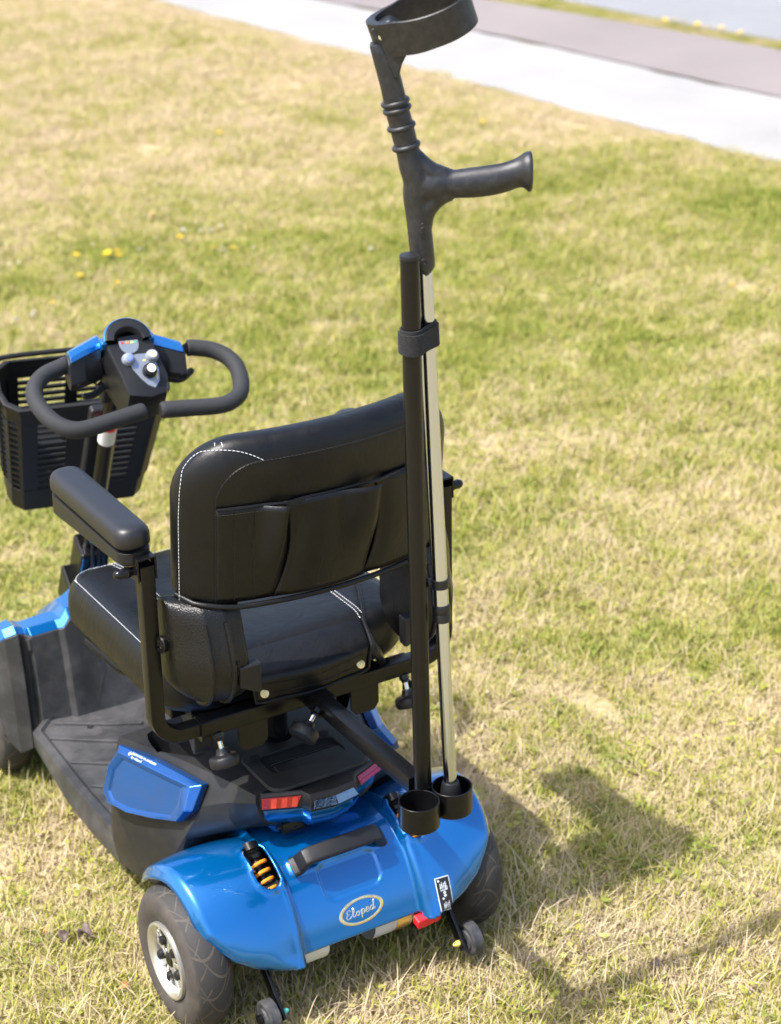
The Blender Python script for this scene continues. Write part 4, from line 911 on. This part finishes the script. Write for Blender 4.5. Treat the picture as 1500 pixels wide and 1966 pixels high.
# ---- crutch holder: arm, mast, two cups and the strap
AX = .0065
b = MB(); sqtube(b, [(AX, .060, .4655), (AX, -.012, .4655)], .0155, (0, 0, 1)); b.obj('holder_socket', POWD, scooter, sharp=.5)
b = MB(); sqtube(b, [(AX, .0, .4655), (AX+.001, -.266, .4655)], .0128, (0, 0, 1)); b.obj('holder_arm', POWD, scooter, sharp=.5)
knob(-.008, -.006, .4645, (-.75, -.35, -.55))
MX = Vector((.0110, -.2785, .440)); MAX = Vector((-.0098, .0, .8055)).normalized()
def mpt(z): return MX+MAX*((z-.440)/MAX.z)
b = MB(); b.lathe([(.0118, .0), (.0125, .001), (.0125, .8056)], MX, MAX, 32); b.obj('mast', POWD, scooter, sharp=.6)
b = MB(); b.lathe([(.0118, 0), (.0118, .0023), (.0129, .0025), (.0132, .0040), (.0124, .0070), (.006, .0078)], mpt(1.2455), MAX, 32); b.obj('mast_cap', PLAST, scooter, sharp=.6)
for cx, cy in ((-.0145, -.3085), (.0450, -.3005)):
    b = MB(); b.lathe([(.0285, .4295), (.0292, .4305), (.0292, .4682), (.0287, .4687), (.0272, .4687), (.0268, .4682), (.0268, .4335), (.001, .4335)], (cx, cy, 0), (0, 0, 1), 44); b.obj('cup', POWD, scooter, sharp=.6)
# ---- crutch standing in the right cup
CB = Vector((.0445, -.3005, .4345)); CT = Vector((.0322, -.2605, 1.2265)); CAX = (CT-CB).normalized()
def cpt(z): return CB+CAX*((z-CB.z)/CAX.z)
crutch = tag(empty('crutch', CB), 'black handled forearm crutch with a silver shaft standing in the rear cup', 'crutch')
def cobj(b, name, m, **k):
    o = b.obj(name, m, crutch, loc=tuple(CB), **k); o.location = (0, 0, 0); return o
b = MB(); b.lathe([(.0172, .000), (.0180, .004), (.0172, .012), (.0135, .034), (.0120, .040), (.0098, .040)], CB, CAX, 28); cobj(b, 'rubber_tip', PLAST, sharp=.8)
zc = .737
b = MB(); b.tube([cpt(.455), cpt(zc)], .0093, 28); cobj(b, 'lower_tube', ALU)
b = MB(); b.tube([cpt(zc), cpt(1.24)], .0109, 30); cobj(b, 'upper_tube', ALU)
b = MB(); L0 = (cpt(.7265)-CB).length; b.lathe([(.0105, L0), (.0124, L0+.001), (.0126, L0+.012), (.0122, L0+.0128), (.0126, L0+.0136), (.0126, L0+.024), (.0118, L0+.026), (.0106, L0+.0262)], CB, CAX, 30, cap=False); cobj(b, 'collar', PLAST, sharp=.6)
L1 = (cpt(.777)-CB).length; b = MB(); b.lathe([(.0108, L1), (.0126, L1+.0006), (.0126, L1+.013), (.0108, L1+.0136)], CB, CAX, 30, cap=False); cobj(b, 'height_clip', PLAST, sharp=.6)
ehx = Vector((math.cos(YAW), -math.sin(YAW), 0)); efw = Vector((math.sin(YAW), math.cos(YAW), 0))
b = MB(); b.lathe([(.006, .010), (.0065, .016), (.004, .0185)], cpt(.784), -ehx, 14); cobj(b, 'clip_button', PLAST)
# moulded handle: sleeve, grip and forearm section drawn in the plane that faces across the scooter
P0 = Vector((.0322, -.2605, 0))
def cp(e, z, f=0.0): return P0+ehx*e+efw*f+Vector((0, 0, z))
b = MB(); S = [(.0040, 1.2265, .0150), (.0040, 1.2272, .0157), (.0030, 1.245, .0157), (-.0010, 1.290, .0155), (-.0040, 1.318, .0160), (-.0075, 1.338, .0168), (-.0130, 1.358, .0163), (-.0175, 1.376, .0148), (-.0225, 1.397, .0150), (-.0265, 1.414, .0150), (-.0310, 1.4325, .0150), (-.0325, 1.4385, .0146)]
S = [(a-.0045 if i < 5 else a, z, r) for i, (a, z, r) in enumerate(S)]
Ss = cr(S, 5); b.tube([cp(a, z) for a, z, r in Ss], [r for a, z, r in Ss], 28); SB = b
b = MB(); G = [(-.008, 1.3300, .0190), (.006, 1.3310, .0215), (.020, 1.3322, .0205), (.030, 1.3328, .0182), (.042, 1.3332, .0184), (.062, 1.3343, .0196), (.085, 1.3368, .0197), (.102, 1.3400, .0189), (.1145, 1.3440, .0184), (.1225, 1.3460, .0202), (.1280, 1.3468, .0242), (.1320, 1.3470, .0262), (.1355, 1.3470, .0258), (.1372, 1.3470, .0215)]
Gs = cr(G, 4); sec = [(c*.82, s_*1.0) for c, s_ in [(math.cos(a), math.sin(a)) for a in np.linspace(0, 2*PI, 28, endpoint=False)]]
b.tube([cp(a, z) for a, z, r in Gs], [r*.98 for a, z, r in Gs], sect=sec, up=(0, 0, 1)); GB = b
# webs that blend grip and sleeve
b = MB()
for top_ in (1, -1):
    W = [(-.0165, 1.383, .008), (-.008, 1.369, .0105), (.002, 1.3575, .0115), (.012, 1.349, .0125), (.026, 1.345, .011), (.036, 1.343, .009)] if top_ > 0 else [(-.001, 1.258, .010), (.000, 1.278, .0118), (.003, 1.296, .0125), (.010, 1.309, .0135), (.022, 1.319, .013), (.036, 1.323, .011)]
    Ws = cr(W, 4); b.tube([cp(a, z) for a, z, r in Ws], [r for a, z, r in Ws], 18)
b.add(SB.v, SB.f); b.add(GB.v, GB.f); hb = cobj(b, 'moulded_handle', CRUTB, sharp=1.2)
q = hb.modifiers.new('blend', 'REMESH'); q.mode = 'VOXEL'; q.voxel_size = .0014; q.use_smooth_shade = True
q = hb.modifiers.new('smooth', 'SMOOTH'); q.factor = .5; q.iterations = 12
rd = (cp(-.0325, 1.4385)-cp(-.0175, 1.376)).normalized()
for e_, z_ in ((-.0195, 1.3825), (-.0250, 1.4070), (-.0300, 1.4290), (-.0320, 1.4375)):
    b = MB(); b.lathe([(.0135, -.0036), (.0168, -.0030), (.0182, -.0012), (.0182, .0012), (.0168, .0030), (.0135, .0036)], cp(e_, z_), rd, 30, cap=False); cobj(b, 'grip_ring', CRUTB, sharp=1.3)
b = MB(); b.tube([cp(-.0318, 1.4375), cp(-.0372, 1.4625), cp(-.0448, 1.4920), cp(-.0490, 1.5090), cp(-.0495, 1.5115)], [.0152, .0149, .0145, .0143, .0130], sect=rrect(1, .92, .55, 5), up=tuple(ehx)); cobj(b, 'forearm_stem', CRUTB, sharp=.9)
# cuff: a hinged ring leaning up towards the open end
CC = cp(.0115, 1.5385, .0); tz = (ehx*-.30+Vector((0, 0, .954))-efw*.16).normalized(); tx = (ehx-tz*ehx.dot(tz)).normalized(); ty = tz.cross(tx)
R = []
for k in range(73):
    a = 2*PI*k/72; co, si = math.cos(a), math.sin(a); ro = Vector((0, 0, 0))
    ax_, ay_ = .0515, .0440; th = .0032+.0085*max(0, -co-.72)/.28
    wtop = .0215; wbot = -.0205-.004*max(0, -co)
    q = lambda rr, hz: CC+tx*((ax_+rr-.0035*(1 if co < -.9 else 0)*0)*co-(.012*max(0, -co-.80)/.2))+ty*((ay_+rr)*si)+tz*hz
    R.append([q(0, wbot+.001), q(th*.5, wbot), q(th, wbot+.001), q(th, wtop-.001), q(th*.5, wtop), q(0, wtop-.001)])
b = MB().rings(R, True, False, False); cobj(b, 'cuff', CRUTB, sharp=.9)
b = MB(); T = [(-.0600, 1.5305), (-.0375, 1.5415), (-.0175, 1.5300), (-.0160, 1.5010), (-.0235, 1.4865), (-.0260, 1.4755), (-.0285, 1.4690), (-.0335, 1.4705), (-.0480, 1.5130), (-.0565, 1.5160)]
b.prism(T, lambda a, z: cp(a, z, -.0175), lambda a, z: cp(a, z, .0175)); cobj(b, 'cuff_hinge', CRUTB, bevel=.003, seg=3)
b = MB(); b.lathe([(.0042, 0), (.0040, .0012), (.002, .0016)], cp(-.0473, 1.5214, -.0175), -efw, 18); cobj(b, 'hinge_pin', CHROME)
V, F = text_mesh('KOWSKY', .0085, 0, .0004); b = MB()
zt = Vector((CAX.x, CAX.y, CAX.z)); side = (ehx*.93+efw*-.0).normalized(); nrm = -efw
def emb(x, y, z, z0): 
    ang = y/.0157+.18; return cp(-.0020, z0+x)+(ehx*math.sin(ang)-efw*math.cos(ang))*(.0157+z)
b.add([emb(x, -y, z, 1.2615) for x, y, z in V], F)
for zz in (1.283, 1.288):
    b.tube([emb(-abs(t)*.5+.0*t, t*1.0, .0002, zz) for t in np.linspace(-.004, .004, 7)], .0005, 6)
b.tube([emb(.004*math.cos(a), .004*math.sin(a), .0002, 1.2365) for a in np.linspace(0, 2*PI, 20, endpoint=False)], .0006, 6, closed=True)
b.tube([emb(.002*math.cos(a), .002*math.sin(a), .0002, 1.2365) for a in np.linspace(0, 2*PI, 12, endpoint=False)], .0006, 6, closed=True)
cobj(b, 'moulded_lettering', CRUTB)
# hook-and-loop strap round mast and crutch
def strap_loop(z, grow, a0=0, a1=1):
    m0, c0 = mpt(z), cpt(z); c0 = Vector((c0.x, c0.y, z)); d = (c0-m0); d.z = 0; L_ = d.length; d.normalize(); nrm = Vector((-d.y, d.x, 0)); r0, r1 = .0125+grow, .0109+grow; P = []
    for a in np.linspace(PI/2, 1.5*PI, 18): P.append(m0+(d*math.cos(a)+nrm*math.sin(a))*r0)
    for t in (.3, .6): P.append(m0+d*(L_*t)-nrm*((r0*(1-t)+r1*t)-.0015))
    for a in np.linspace(-PI/2, PI/2, 18): P.append(c0+(d*math.cos(a)+nrm*math.sin(a))*r1)
    for t in (.6, .3): P.append(m0+d*(L_*t)+nrm*((r0*(1-t)+r1*t)-.0015))
    return P
def strap(name, g0, g1, z0, z1, m, i0=0, i1=None, tilt=0.0):
    A = [strap_loop(z, g) for z, g in ((z0, g0), (z0, g1), (z1, g1), (z1, g0))]; n = len(A[0]); idx_ = range(n)[i0:i1] if i1 else range(n)
    R = [[A[k][i]+Vector((0, 0, tilt*math.sin(i*.35))) for k in range(4)] for i in idx_]
    if not i1: R.append(R[0])
    return MB().rings(R, True, bool(i1), bool(i1)).obj(name, m, scooter, sharp=.6)
strap('strap', .0004, .0028, 1.1255, 1.1545, VELC); strap('strap_tail', .0029, .0052, 1.1225, 1.1500, VELC, 2, 36, .0006)
# ------------------------------------------------------------------ tiller (steering column, console, handlebars, basket)
TR, TF, TA, TO = Vector((.98905, -.13320, -.06360)), Vector((.14761, .89252, .42617)), Vector((0, -.43089, .90240)), Vector((0, .63515, .83078))
TR = TR.normalized(); TF = (TF-TR*TF.dot(TR)).normalized(); TA = TR.cross(TF)
def tl(u, v, w_): return TO+TR*u+TF*v+TA*w_
TM = Matrix((TR, TF, TA)).transposed()
b = MB(); b.tube([tl(-.016, .0, -.02), tl(-.014, .0, -.48)], .0145, 26); b.obj('steering_column', GLOSS, scooter)
b = MB(); b.box(tl(-.015, .012, -.055), (.048, .05, .09), TM); b.box(tl(-.015, .03, -.30), (.055, .02, .30), TM); b.obj('column_cover', PLAST, scooter, bevel=.006, seg=3)
MB().lathe([(.0152, -.150), (.0152, -.205)], tl(-.0155, 0, 0), TA, 26, cap=False).obj('column_label', WHITE, scooter)
MB().lathe([(.0154, -.150), (.0154, -.170)], tl(-.0155, 0, 0), TA, 26, cap=False).obj('warning_label', REDP, scooter)
b = MB(); b.box(tl(-.012, .0, -.53), (.055, .06, .10), TM); b.box(tl(-.012, -.02, -.60), (.09, .09, .08), TM); b.obj('folding_joint', POWD, scooter, bevel=.006, seg=3)
for k, o in enumerate((-.008, .004, .012)): MB().tube([tl(o-.012, -.02, -.44), tl(o-.010, -.035, -.50), tl(o*2-.012, -.03, -.56), tl(o*3-.01, .0, -.62)], .0032, 8).obj('cable', PLAST, scooter)
# console
CPOLY = [(-.0475, -.012), (-.0300, -.073), (-.0240, -.096), (.0120, -.102), (.0390, -.0965), (.0475, -.069), (.0315, -.0095)]
def kw(v, d=0.0): return .049+.45*v+d
b = MB()
def cring(f, dw, push=0.0, base=None):
    out = []
    for u, v in CPOLY:
        uu = .002+(u-.002)*f; vv = -.055+(v+.055)*f
        out.append(tl(uu, vv+push*(1 if v < -.08 else 0), kw(v, dw) if base is None else base+(.45*v)*.4))
    return out
b.rings([cring(.86, 0, .014, -.052), cring(.95, 0, .004, -.038), cring(1.0, 0, 0, -.004), cring(1.03, -.010), cring(1.0, -.002), cring(.95, .0)]); console = b.obj('console', PLAST, scooter, bevel=.003, seg=3)
# raised hood with the blue rim at the head of the console
def hood(f, n=15): return [(-.0085+.0415*f*math.cos(a), -.012+.036*f*math.sin(a)) for a in np.linspace(0, PI, n)]
HI = hood(.50)
R = [[tl(u, v, -.01) for u, v in hood(1.0)], [tl(u, v, .045+.45*v) for u, v in hood(1.0)], [tl(u, v, .057+.40*v) for u, v in hood(.93)], [tl(u, v-.002, .0575+.38*v) for u, v in hood(.60)], [tl(u, v-.002, .046+.45*v) for u, v in hood(.55)]]
MB().rings(R, False, False, False).obj('display_hood', PLAST, console, bevel=.0015)
R = [[tl(u, v, -.006) for u, v in hood(1.07)], [tl(u, v, .046+.45*v) for u, v in hood(1.08)], [tl(u, v, .0535+.43*v) for u, v in hood(1.04)], [tl(u, v, .0565+.41*v) for u, v in hood(.955)]]
MB().rings(R, False, False, False).obj('hood_rim', BLUE, console, bevel=.0015)
for u, v in ((-.050, -.008), (.033, -.004)): MB().box(tl(u, v, .040), (.010, .016, .016), TM).obj('rim_end', BLUE, console, bevel=.003)
def on_con(pts, o): return [tl(u, v, kw(v, o)) for u, v in pts]
def plate(name, pts, o, th, m, par=console): return MB().rings([on_con(pts, o-.003), on_con(pts, o+th)]).obj(name, m, par, bevel=.0006)
plate('gauge', [(-.0080+.0165*math.cos(a), -.0165+.0150*math.sin(a)) for a in np.linspace(PI, 2*PI, 16)]+[(.0085, -.010), (-.0245, -.010)], .0008, .0006, SILVP)
plate('gauge_panel', [(-.026, -.004), (.012, -.001), (.016, -.030), (-.010, -.0325), (-.020, -.030)], .0001, .0005, GLOSS)
for q, m_, c in ((-.0190, REDP, 0), (-.0105, ORNG, 0), (-.0025, YELP, 0), (.0030, GRNP, 0)): plate('gauge_mark', [(q-.0026, -.0125), (q+.0026, -.0120), (q+.0024, -.0152), (q-.0024, -.0157)], .0016, .0004, m_)
plate('control_plate', [(-.0150, -.036), (.000, -.033), (.020, -.033), (.0300, -.043), (.0335, -.062), (.0315, -.078), (.0215, -.0895), (.0100, -.0835), (.0000, -.072), (-.0110, -.055)], .0004, .0006, SILVP)
cn = (TA-TF*.45).normalized()
def button(name, u, v, m0, m1, r):
    t = MB().lathe([(r*1.12, 0), (r*1.1, .004), (r*.95, .0065), (r*.86, .0095), (r*.70, .0105)], tl(u, v, kw(v, 0)), cn, 24).obj(name, m0, console, sharp=.7)
    MB().lathe([(r*.66, .009), (r*.62, .0118), (r*.45, .0124)], tl(u, v, kw(v, 0)), cn, 20).obj('button_cap', m1, t)
button('push_button', -.0150, -.0405, BTNG, BTNB, .0098); button('push_button', .0265, -.0385, BTNG, BTNY, .0098)
t = MB().lathe([(.0125, 0), (.0122, .006), (.0105, .0075), (.0100, .0165), (.0092, .0175)], tl(.0165, -.0625, kw(-.0625, 0)), cn, 28).obj('speed_dial', GLOSS, console, sharp=.6)
MB().lathe([(.0078, .0172), (.0076, .0182), (.001, .0184)], tl(.0165, -.0625, kw(-.0625, 0)), cn, 24).obj('dial_cap', WHITE, t)
plate('dial_mark', [(.0285, -.057), (.0310, -.058), (.0295, -.074), (.0265, -.079), (.0265, -.074)], .0012, .0004, YELP); plate('dial_mark', [(.009, -.0435), (.0145, -.043), (.0145, -.0455), (.009, -.046)], .0012, .0004, YELP); plate('dial_mark', [(-.0045, -.052), (-.0005, -.0515), (-.001, -.0545), (-.0045, -.055)], .0012, .0004, BTNB)
# arms of the console, blue on top
for sx in (-1, 1):
    off = -.012 if sx < 0 else -.006
    X0, X1 = sx*.036+off, sx*.098+off*1.0
    pr = [(-.040, -.022), (-.0385, -.010), (-.012, .018), (.004, .022), (.018, .014), (.020, -.014), (.006, -.026), (-.030, -.028)]
    def ar(x, f): return [tl(x, .010-.48*max(0, abs(x-off)-.036)+(v+.005)*f, w_*f) for v, w_ in pr]
    t = MB().rings([ar(X0, 1.06), ar(sx*.07+off, 1.0), ar(X1-sx*.006, .93), ar(X1, .86)]).obj('console_arm', PLAST, console, bevel=.002)
    pr2 = [(-.010, .0175), (-.012, .0205), (-.004, .0265), (.010, .0255), (.0215, .017), (.0225, .002), (.0190, .002), (.006, .0200)]
    def ar2(x, f): return [tl(x, .010-.48*max(0, abs(x-off)-.036)+(v+.005)*f, w_*f) for v, w_ in pr2]
    MB().rings([ar2(X0, 1.06), ar2(sx*.07+off, 1.0), ar2(X1-sx*.004, .93)]).obj('arm_cover', BLUE, t, bevel=.0015)
    MB().lathe([(.0022, -.0005), (.0022, .0006)], tl(X1-sx*.012, -.0540, -.004), -TF, 10).obj('screw_hole', DARKV, t)
LP = [(-.107, -.004), (-.118, -.009), (-.147, -.022), (-.168, -.043), (-.177, -.071), (-.173, -.101), (-.161, -.129), (-.144, -.147), (-.126, -.1535), (-.106, -.152), (-.060, -.1405), (-.011, -.128)]
RP = [(.107, .007), (.122, .005), (.150, -.005), (.171, -.027), (.178, -.057), (.172, -.094), (.159, -.117), (.136, -.131), (.111, -.134), (.070, -.132), (.024, -.130)]
for LPp, sx in ((LP, -1), (RP, 1)):
    t = MB().tube([tl(sx*.085-.008, -.008, -.002), tl(LPp[0][0]-.0, LPp[0][1], -.003), tl(LPp[1][0], LPp[1][1], -.003)], .0085, 14).obj('handlebar', POWD, scooter)
    for k in range(5):
        a = k*2*PI/10-.2; MB().tube([tl(sx*.090-.008, -.008+.0088*math.cos(a), -.002+.0088*math.sin(a)), tl(LPp[0][0], LPp[0][1]+.0088*math.cos(a), -.003+.0088*math.sin(a))], .0014, 6).obj('bar_ridge', POWD, t)
    P = cr(LPp, 6); P = [tl(u, v, -.003-.07*v*0) for u, v in P]; n = len(P); rr = [.0142]*n
    e0 = (P[0]-P[1]).normalized(); e1 = (P[-1]-P[-2]).normalized()
    MB().tube([P[0]+e0*.001]+P+[P[-1]+e1*.0035, P[-1]+e1*.005], [.0128]+rr+[.0125, .009], 22).obj('foam_grip', FOAM, t, sharp=1.0)
    MB().lathe([(.0098, .0048), (.0085, .0058)], P[-1], e1, 18).obj('grip_end', PLAST, t)
for sx, pts in ((-1, [(-.018, -.020, -.046), (-.034, -.018, -.044), (-.044, -.022, -.047), (-.058, -.030, -.052), (-.075, -.034, -.052), (-.082, -.033, -.050)]), (1, [(.050, -.020, -.040), (.066, -.018, -.044), (.080, -.021, -.047), (.094, -.021, -.048), (.108, -.014, -.044), (.117, -.008, -.040)])):
    b = MB(); P = cr(pts, 4); b.tube([tl(*p) for p in P], [.0062]*(len(P)-2)+[.0055, .004], sect=rrect(.62, 1, .4, 3), up=tuple(TF)); b.obj('drive_lever', PLAST, scooter)
b = MB(); b.lathe([(.013, 0), (.0135, .006), (.011, .010)], tl(-.044, .006, -.050), -TF, 20); b.obj('key_switch', GLOSS, scooter)
b = MB(); b.tube([tl(-.049, -.004, -.054), tl(-.045, -.006, -.044), tl(-.040, -.005, -.047)], .0022, 8); b.obj('key', CHROME, scooter)
b = MB(); b.box(tl(.058, -.028, -.055), (.010, .012, .028), TM); b.obj('charge_port', GLOSS, scooter, bevel=.002)
# basket in front of the column
basket = empty('basket', (0, 0, 0), scooter); LAT = mat('basket_plastic', (0.009, 0.009, 0.009), 0.5, bump=.2, bscale=900, spec=.35)
WT, WB = -.236, -.508
def bk(u, v, w_):                                # basket space: taper towards the bottom
    t = (WT-w_)/(WT-WB); return tl(-.008+u*(1-.17*t)+.008*t, .12+v*(1-.16*t)+.004*t, w_)
OUT = [(-.128, 0), (.128, 0), (.150, .020), (.156, .050), (.150, .105), (.125, .125), (-.125, .125), (-.150, .105), (-.156, .050), (-.150, .020)]
def bring(w_, o=0.0): return [bk(u*(1+o/.15), (v-.08)*(1+o/.09)+.08, w_) for u, v in OUT]
def bwall(w0, w1, name, th=.0032): 
    R = [bring(w0, 0), bring(w1, 0), bring(w1, -th), bring(w0, -th), bring(w0, 0)]; return MB().rings(R, True, False, False).obj(name, LAT, basket, bevel=.0008)
bwall(WT, WT-.040, 'upper_band'); bwall(WB+.052, WB, 'lower_band'); 
MB().rings([bring(WT+.003, .004), bring(WT+.004, .001), bring(WT+.003, -.006), bring(WT-.004, -.005), bring(WT-.005, .004), bring(WT+.003, .004)], True, False, False).obj('basket_rim', LAT, basket, bevel=.001)
MB().rings([bring(WB+.002, -.001), bring(WB-.002, -.001)]).obj('basket_floor', LAT, basket)
def bpost(u0, v0, u1, v1):
    R = []
    for w_ in (WT-.036, WB+.055):
        a, c = bk(u0, v0, w_), bk(u1, v1, w_); nn = (c-a).cross(TA).normalized(); R.append([a, c, c-nn*.0034, a-nn*.0034])
    MB().rings(R).obj('basket_post', LAT, basket)
WALLS = []
for a_, c_, inner in (((-.128, 0), (.128, 0), [(0, .12), (.34, .66), (.88, 1)]), ((.150, .020), (.128, 0), [(0, 1)]), ((-.150, .020), (-.128, 0), [(0, .10), (.72, 1)]), ((.156, .05), (.150, .105), [(0, .14), (.86, 1)]), ((-.156, .05), (-.150, .105), [(0, .14), (.86, 1)]), ((.156, .05), (.15, .02), [(0, 1)]), ((-.156, .05), (-.15, .02), [(0, .12), (.88, 1)]), ((.125, .125), (-.125, .125), [(0, .08), (.45, .55), (.92, 1)]), ((.15, .105), (.125, .125), [(0, 1)]), ((-.15, .105), (-.125, .125), [(0, 1)])):
    L_ = lambda t: (a_[0]+(c_[0]-a_[0])*t, a_[1]+(c_[1]-a_[1])*t)
    for t0, t1 in inner: bpost(*L_(t0), *L_(t1))
    for (q0, q1) in zip(inner[:-1], inner[1:]): WALLS.append((L_(q0[1]), L_(q1[0])))
for (a0, c0) in WALLS:
    for k in range(11):
        w0 = WT-.047-k*.0158; R = []
        for w_ in (w0, w0-.0062):
            a, c = bk(*a0, w_), bk(*c0, w_); nn = (c-a).cross(TA).normalized(); R.append([a-nn*.0005, c-nn*.0005, c-nn*.0055, a-nn*.0055])
        MB().rings(R).obj('slat', LAT, basket)
b = MB(); b.lathe([(.012, 0), (.012, .005), (.008, .007)], bk(-.157, .045, WT-.018), -TR, 20); b.obj('handle_pivot', LAT, basket)
P = [bk(-.160, .05, WT-.014), bk(-.163, .08, WT-.004), bk(-.156, .112, WT+.003), bk(-.128, .133, WT+.005), bk(0, .136, WT+.005), bk(.128, .133, WT+.005), bk(.156, .112, WT+.003), bk(.163, .08, WT-.004), bk(.160, .05, WT-.014)]
MB().tube(cr(P, 5), .0050, 10).obj('carry_bail', LAT, basket)
# ------------------------------------------------------------------ small things lying and growing on the lawn
YEL = mat('yellow_petals', (0.80, 0.52, 0.015), 0.7); WHP = mat('white_clover', (0.72, 0.66, 0.60), 0.8, var=.15, vscale=400); STEM = mat('flower_stem', (0.12, 0.19, 0.05), 0.7)
def flower(kind):
    t = empty('yellow_flower' if kind else 'white_clover_flower', (0, 0, 0)); b = MB(); hz = .034 if kind else .030
    MB().tube([(0, 0, 0), (.003, .001, hz*.6), (.004, 0, hz)], .0011, 6).obj('stem', STEM, t)
    if kind:
        for r, n_, z in ((.0125, 14, 0), (.0095, 11, .002), (.006, 8, .0035)):
            for k in range(n_):
                a = 2*PI*k/n_+r*90; d = Vector((math.cos(a), math.sin(a), .18)); s_ = Vector((-d.y, d.x, 0)); c = Vector((.004, 0, hz+z)); w_ = r*.2
                b.add([c+d*r*.1-s_*w_*.4, c+d*r*.1+s_*w_*.4, c+d*r+s_*w_, c+d*r*1.08, c+d*r-s_*w_], [(0, 1, 2, 3, 4)])
        b.obj('petals', YEL, t)
    else:
        R_ = random.Random(3)
        for k in range(46):
            a = R_.uniform(0, 2*PI); el = R_.uniform(-.3, 1.4); d = Vector((math.cos(a)*math.cos(el), math.sin(a)*math.cos(el), math.sin(el))); s_ = d.orthogonal().normalized(); c = Vector((.004, 0, hz)); r = R_.uniform(.007, .0095)
            b.add([c+d*r*.3-s_*.0012, c+d*r*.3+s_*.0012, c+d*r+s_*.0016, c+d*r-s_*.0016], [(0, 1, 2, 3)])
        b.obj('florets', WHP, t)
    return t
def copy_tree(o):
    c = o.copy(); COL.objects.link(c)
    for ch in o.children:
        d = ch.copy(); d.parent = c; COL.objects.link(d)
    return c
def plant_flowers(kind, spots, label, cat, group):
    first = flower(kind)
    for i, (x, y, s_) in enumerate(spots):
        o = first if i == 0 else copy_tree(first); o.location = (x, y, GZ); o.rotation_euler = (RNG.uniform(-.25, .25), RNG.uniform(-.25, .25), RNG.uniform(0, 6.28)); o.scale = (s_*.72,)*3; tag(o, label, cat, group)
plant_flowers(True, [(1.4934, 3.853, 1.2), (1.217, 3.5424, 1.3), (1.198, 3.552, 1.25), (1.1019, 3.5944, 1.1), (1.1865, 3.5435, 1.3), (1.207, 3.515, 1.1), (1.0259, 3.3926, 1.15), (1.1026, 3.2797, .9), (1.4643, 3.582, 1.1), (1.5, 3.4092, 1.1), (1.5462, 3.3778, 1.1), (.8547, 3.2231, .9), (2.1713, 4.7088, 1.1), (3.0906, 4.2403, 1.3), (2.6404, 2.1806, 1.05)], 'small yellow flower standing open in the lawn grass', 'flower', 'yellow flowers in the lawn')
plant_flowers(False, [(1.2929, 3.7196, 1.2), (1.633, 3.6204, 1.1), (.9173, 3.6357, 1.1), (.8883, 3.6426, 1.0), (2.5623, 5.3064, 1.3), (.7614, 3.1338, 1.1), (.78, 3.16, 1.0), (.70, 3.1252, 1.2), (1.9239, 3.1275, 1.0), (1.50, 3.64, 1.2), (1.55, 3.62, 1.1), (1.58, 3.60, 1.1), (1.40, 3.62, 1.0), (1.52, 3.39, 1.0), (1.30, 3.55, .9), (1.2, 3.68, .9), (1.62, 3.36, .9), (.6743, .5501, .9)], 'pale white clover head standing in the lawn grass', 'flower', 'white clover heads in the lawn')
YF = [(4.83, 5.32), (4.86, 5.22), (4.88, 5.15), (4.9, 5.08), (4.86, 5.28), (4.92, 5.02), (4.87, 5.12), (4.95, 4.9)]
plant_flowers(True, [(x, y, 1.6) for x, y in YF], 'yellow flower in the grass verge beside the grey road', 'flower', 'yellow flowers in the road verge')
LB = mat('dry_brown_leaf', (0.11, 0.075, 0.065), 0.6, var=.3, vscale=90); LO = mat('dry_orange_leaf', (0.50, 0.16, 0.03), 0.6, var=.3, vscale=90)
def leaf(name, m, x, y, z, s_, rz, label, bend=.5):
    us = np.linspace(0, 1, 12); R = []
    for u in us:
        w_ = s_*.42*math.sin(PI*min(1, u*.92+.06))**.8*(1+.12*math.sin(u*23)); zc = s_*bend*.25*math.sin(PI*u); R.append([(u*s_-s_/2, v*w_, zc+abs(v)**1.5*w_*bend+.1*w_*math.sin(5*u+3*v)) for v in (-1, -.66, -.33, 0, .33, .66, 1)])
    o = MB().rings(R, False, False, False).obj(name, m, None, solid=.0006, sharp=1.3); o.location = (x, y, z); o.rotation_euler = (RNG.uniform(-.3, .3), RNG.uniform(-.3, .3), rz); tag(o, label, 'leaf', 'dry leaves on the lawn')
leaf('dry_leaf', LB, -.3414, .265, .004, .024, .9, 'curled brown dry leaf left of its darker twin by the rear wheel', 1.2)
leaf('dry_leaf', LB, -.318, .244, .006, .026, 2.3, 'folded brown dry leaf right of its twin near the rear wheel', 1.5)
leaf('dry_leaf', LO, -.3139, .0963, .006, .015, .3, 'bright orange dry leaf in the grass just left of the silver rear wheel', .6)
leaf('dry_leaf', LB, .7947, .014, .006, .018, 1.0, 'tiny brown dry leaf alone in the sunlit grass far right of the scooter', .8)
leaf('dry_leaf', LB, .4188, -.3061, .006, .020, 1.6, 'brown dry leaf at the front right corner in the thin shadow line', .8)
leaf('dry_leaf', LO, -.366, .30, .006, .009, 2.0, 'small orange leaf scrap in the grass behind the two curled brown leaves', .6)
for o in [o for o in bpy.data.objects if o.users == 0]: bpy.data.objects.remove(o)
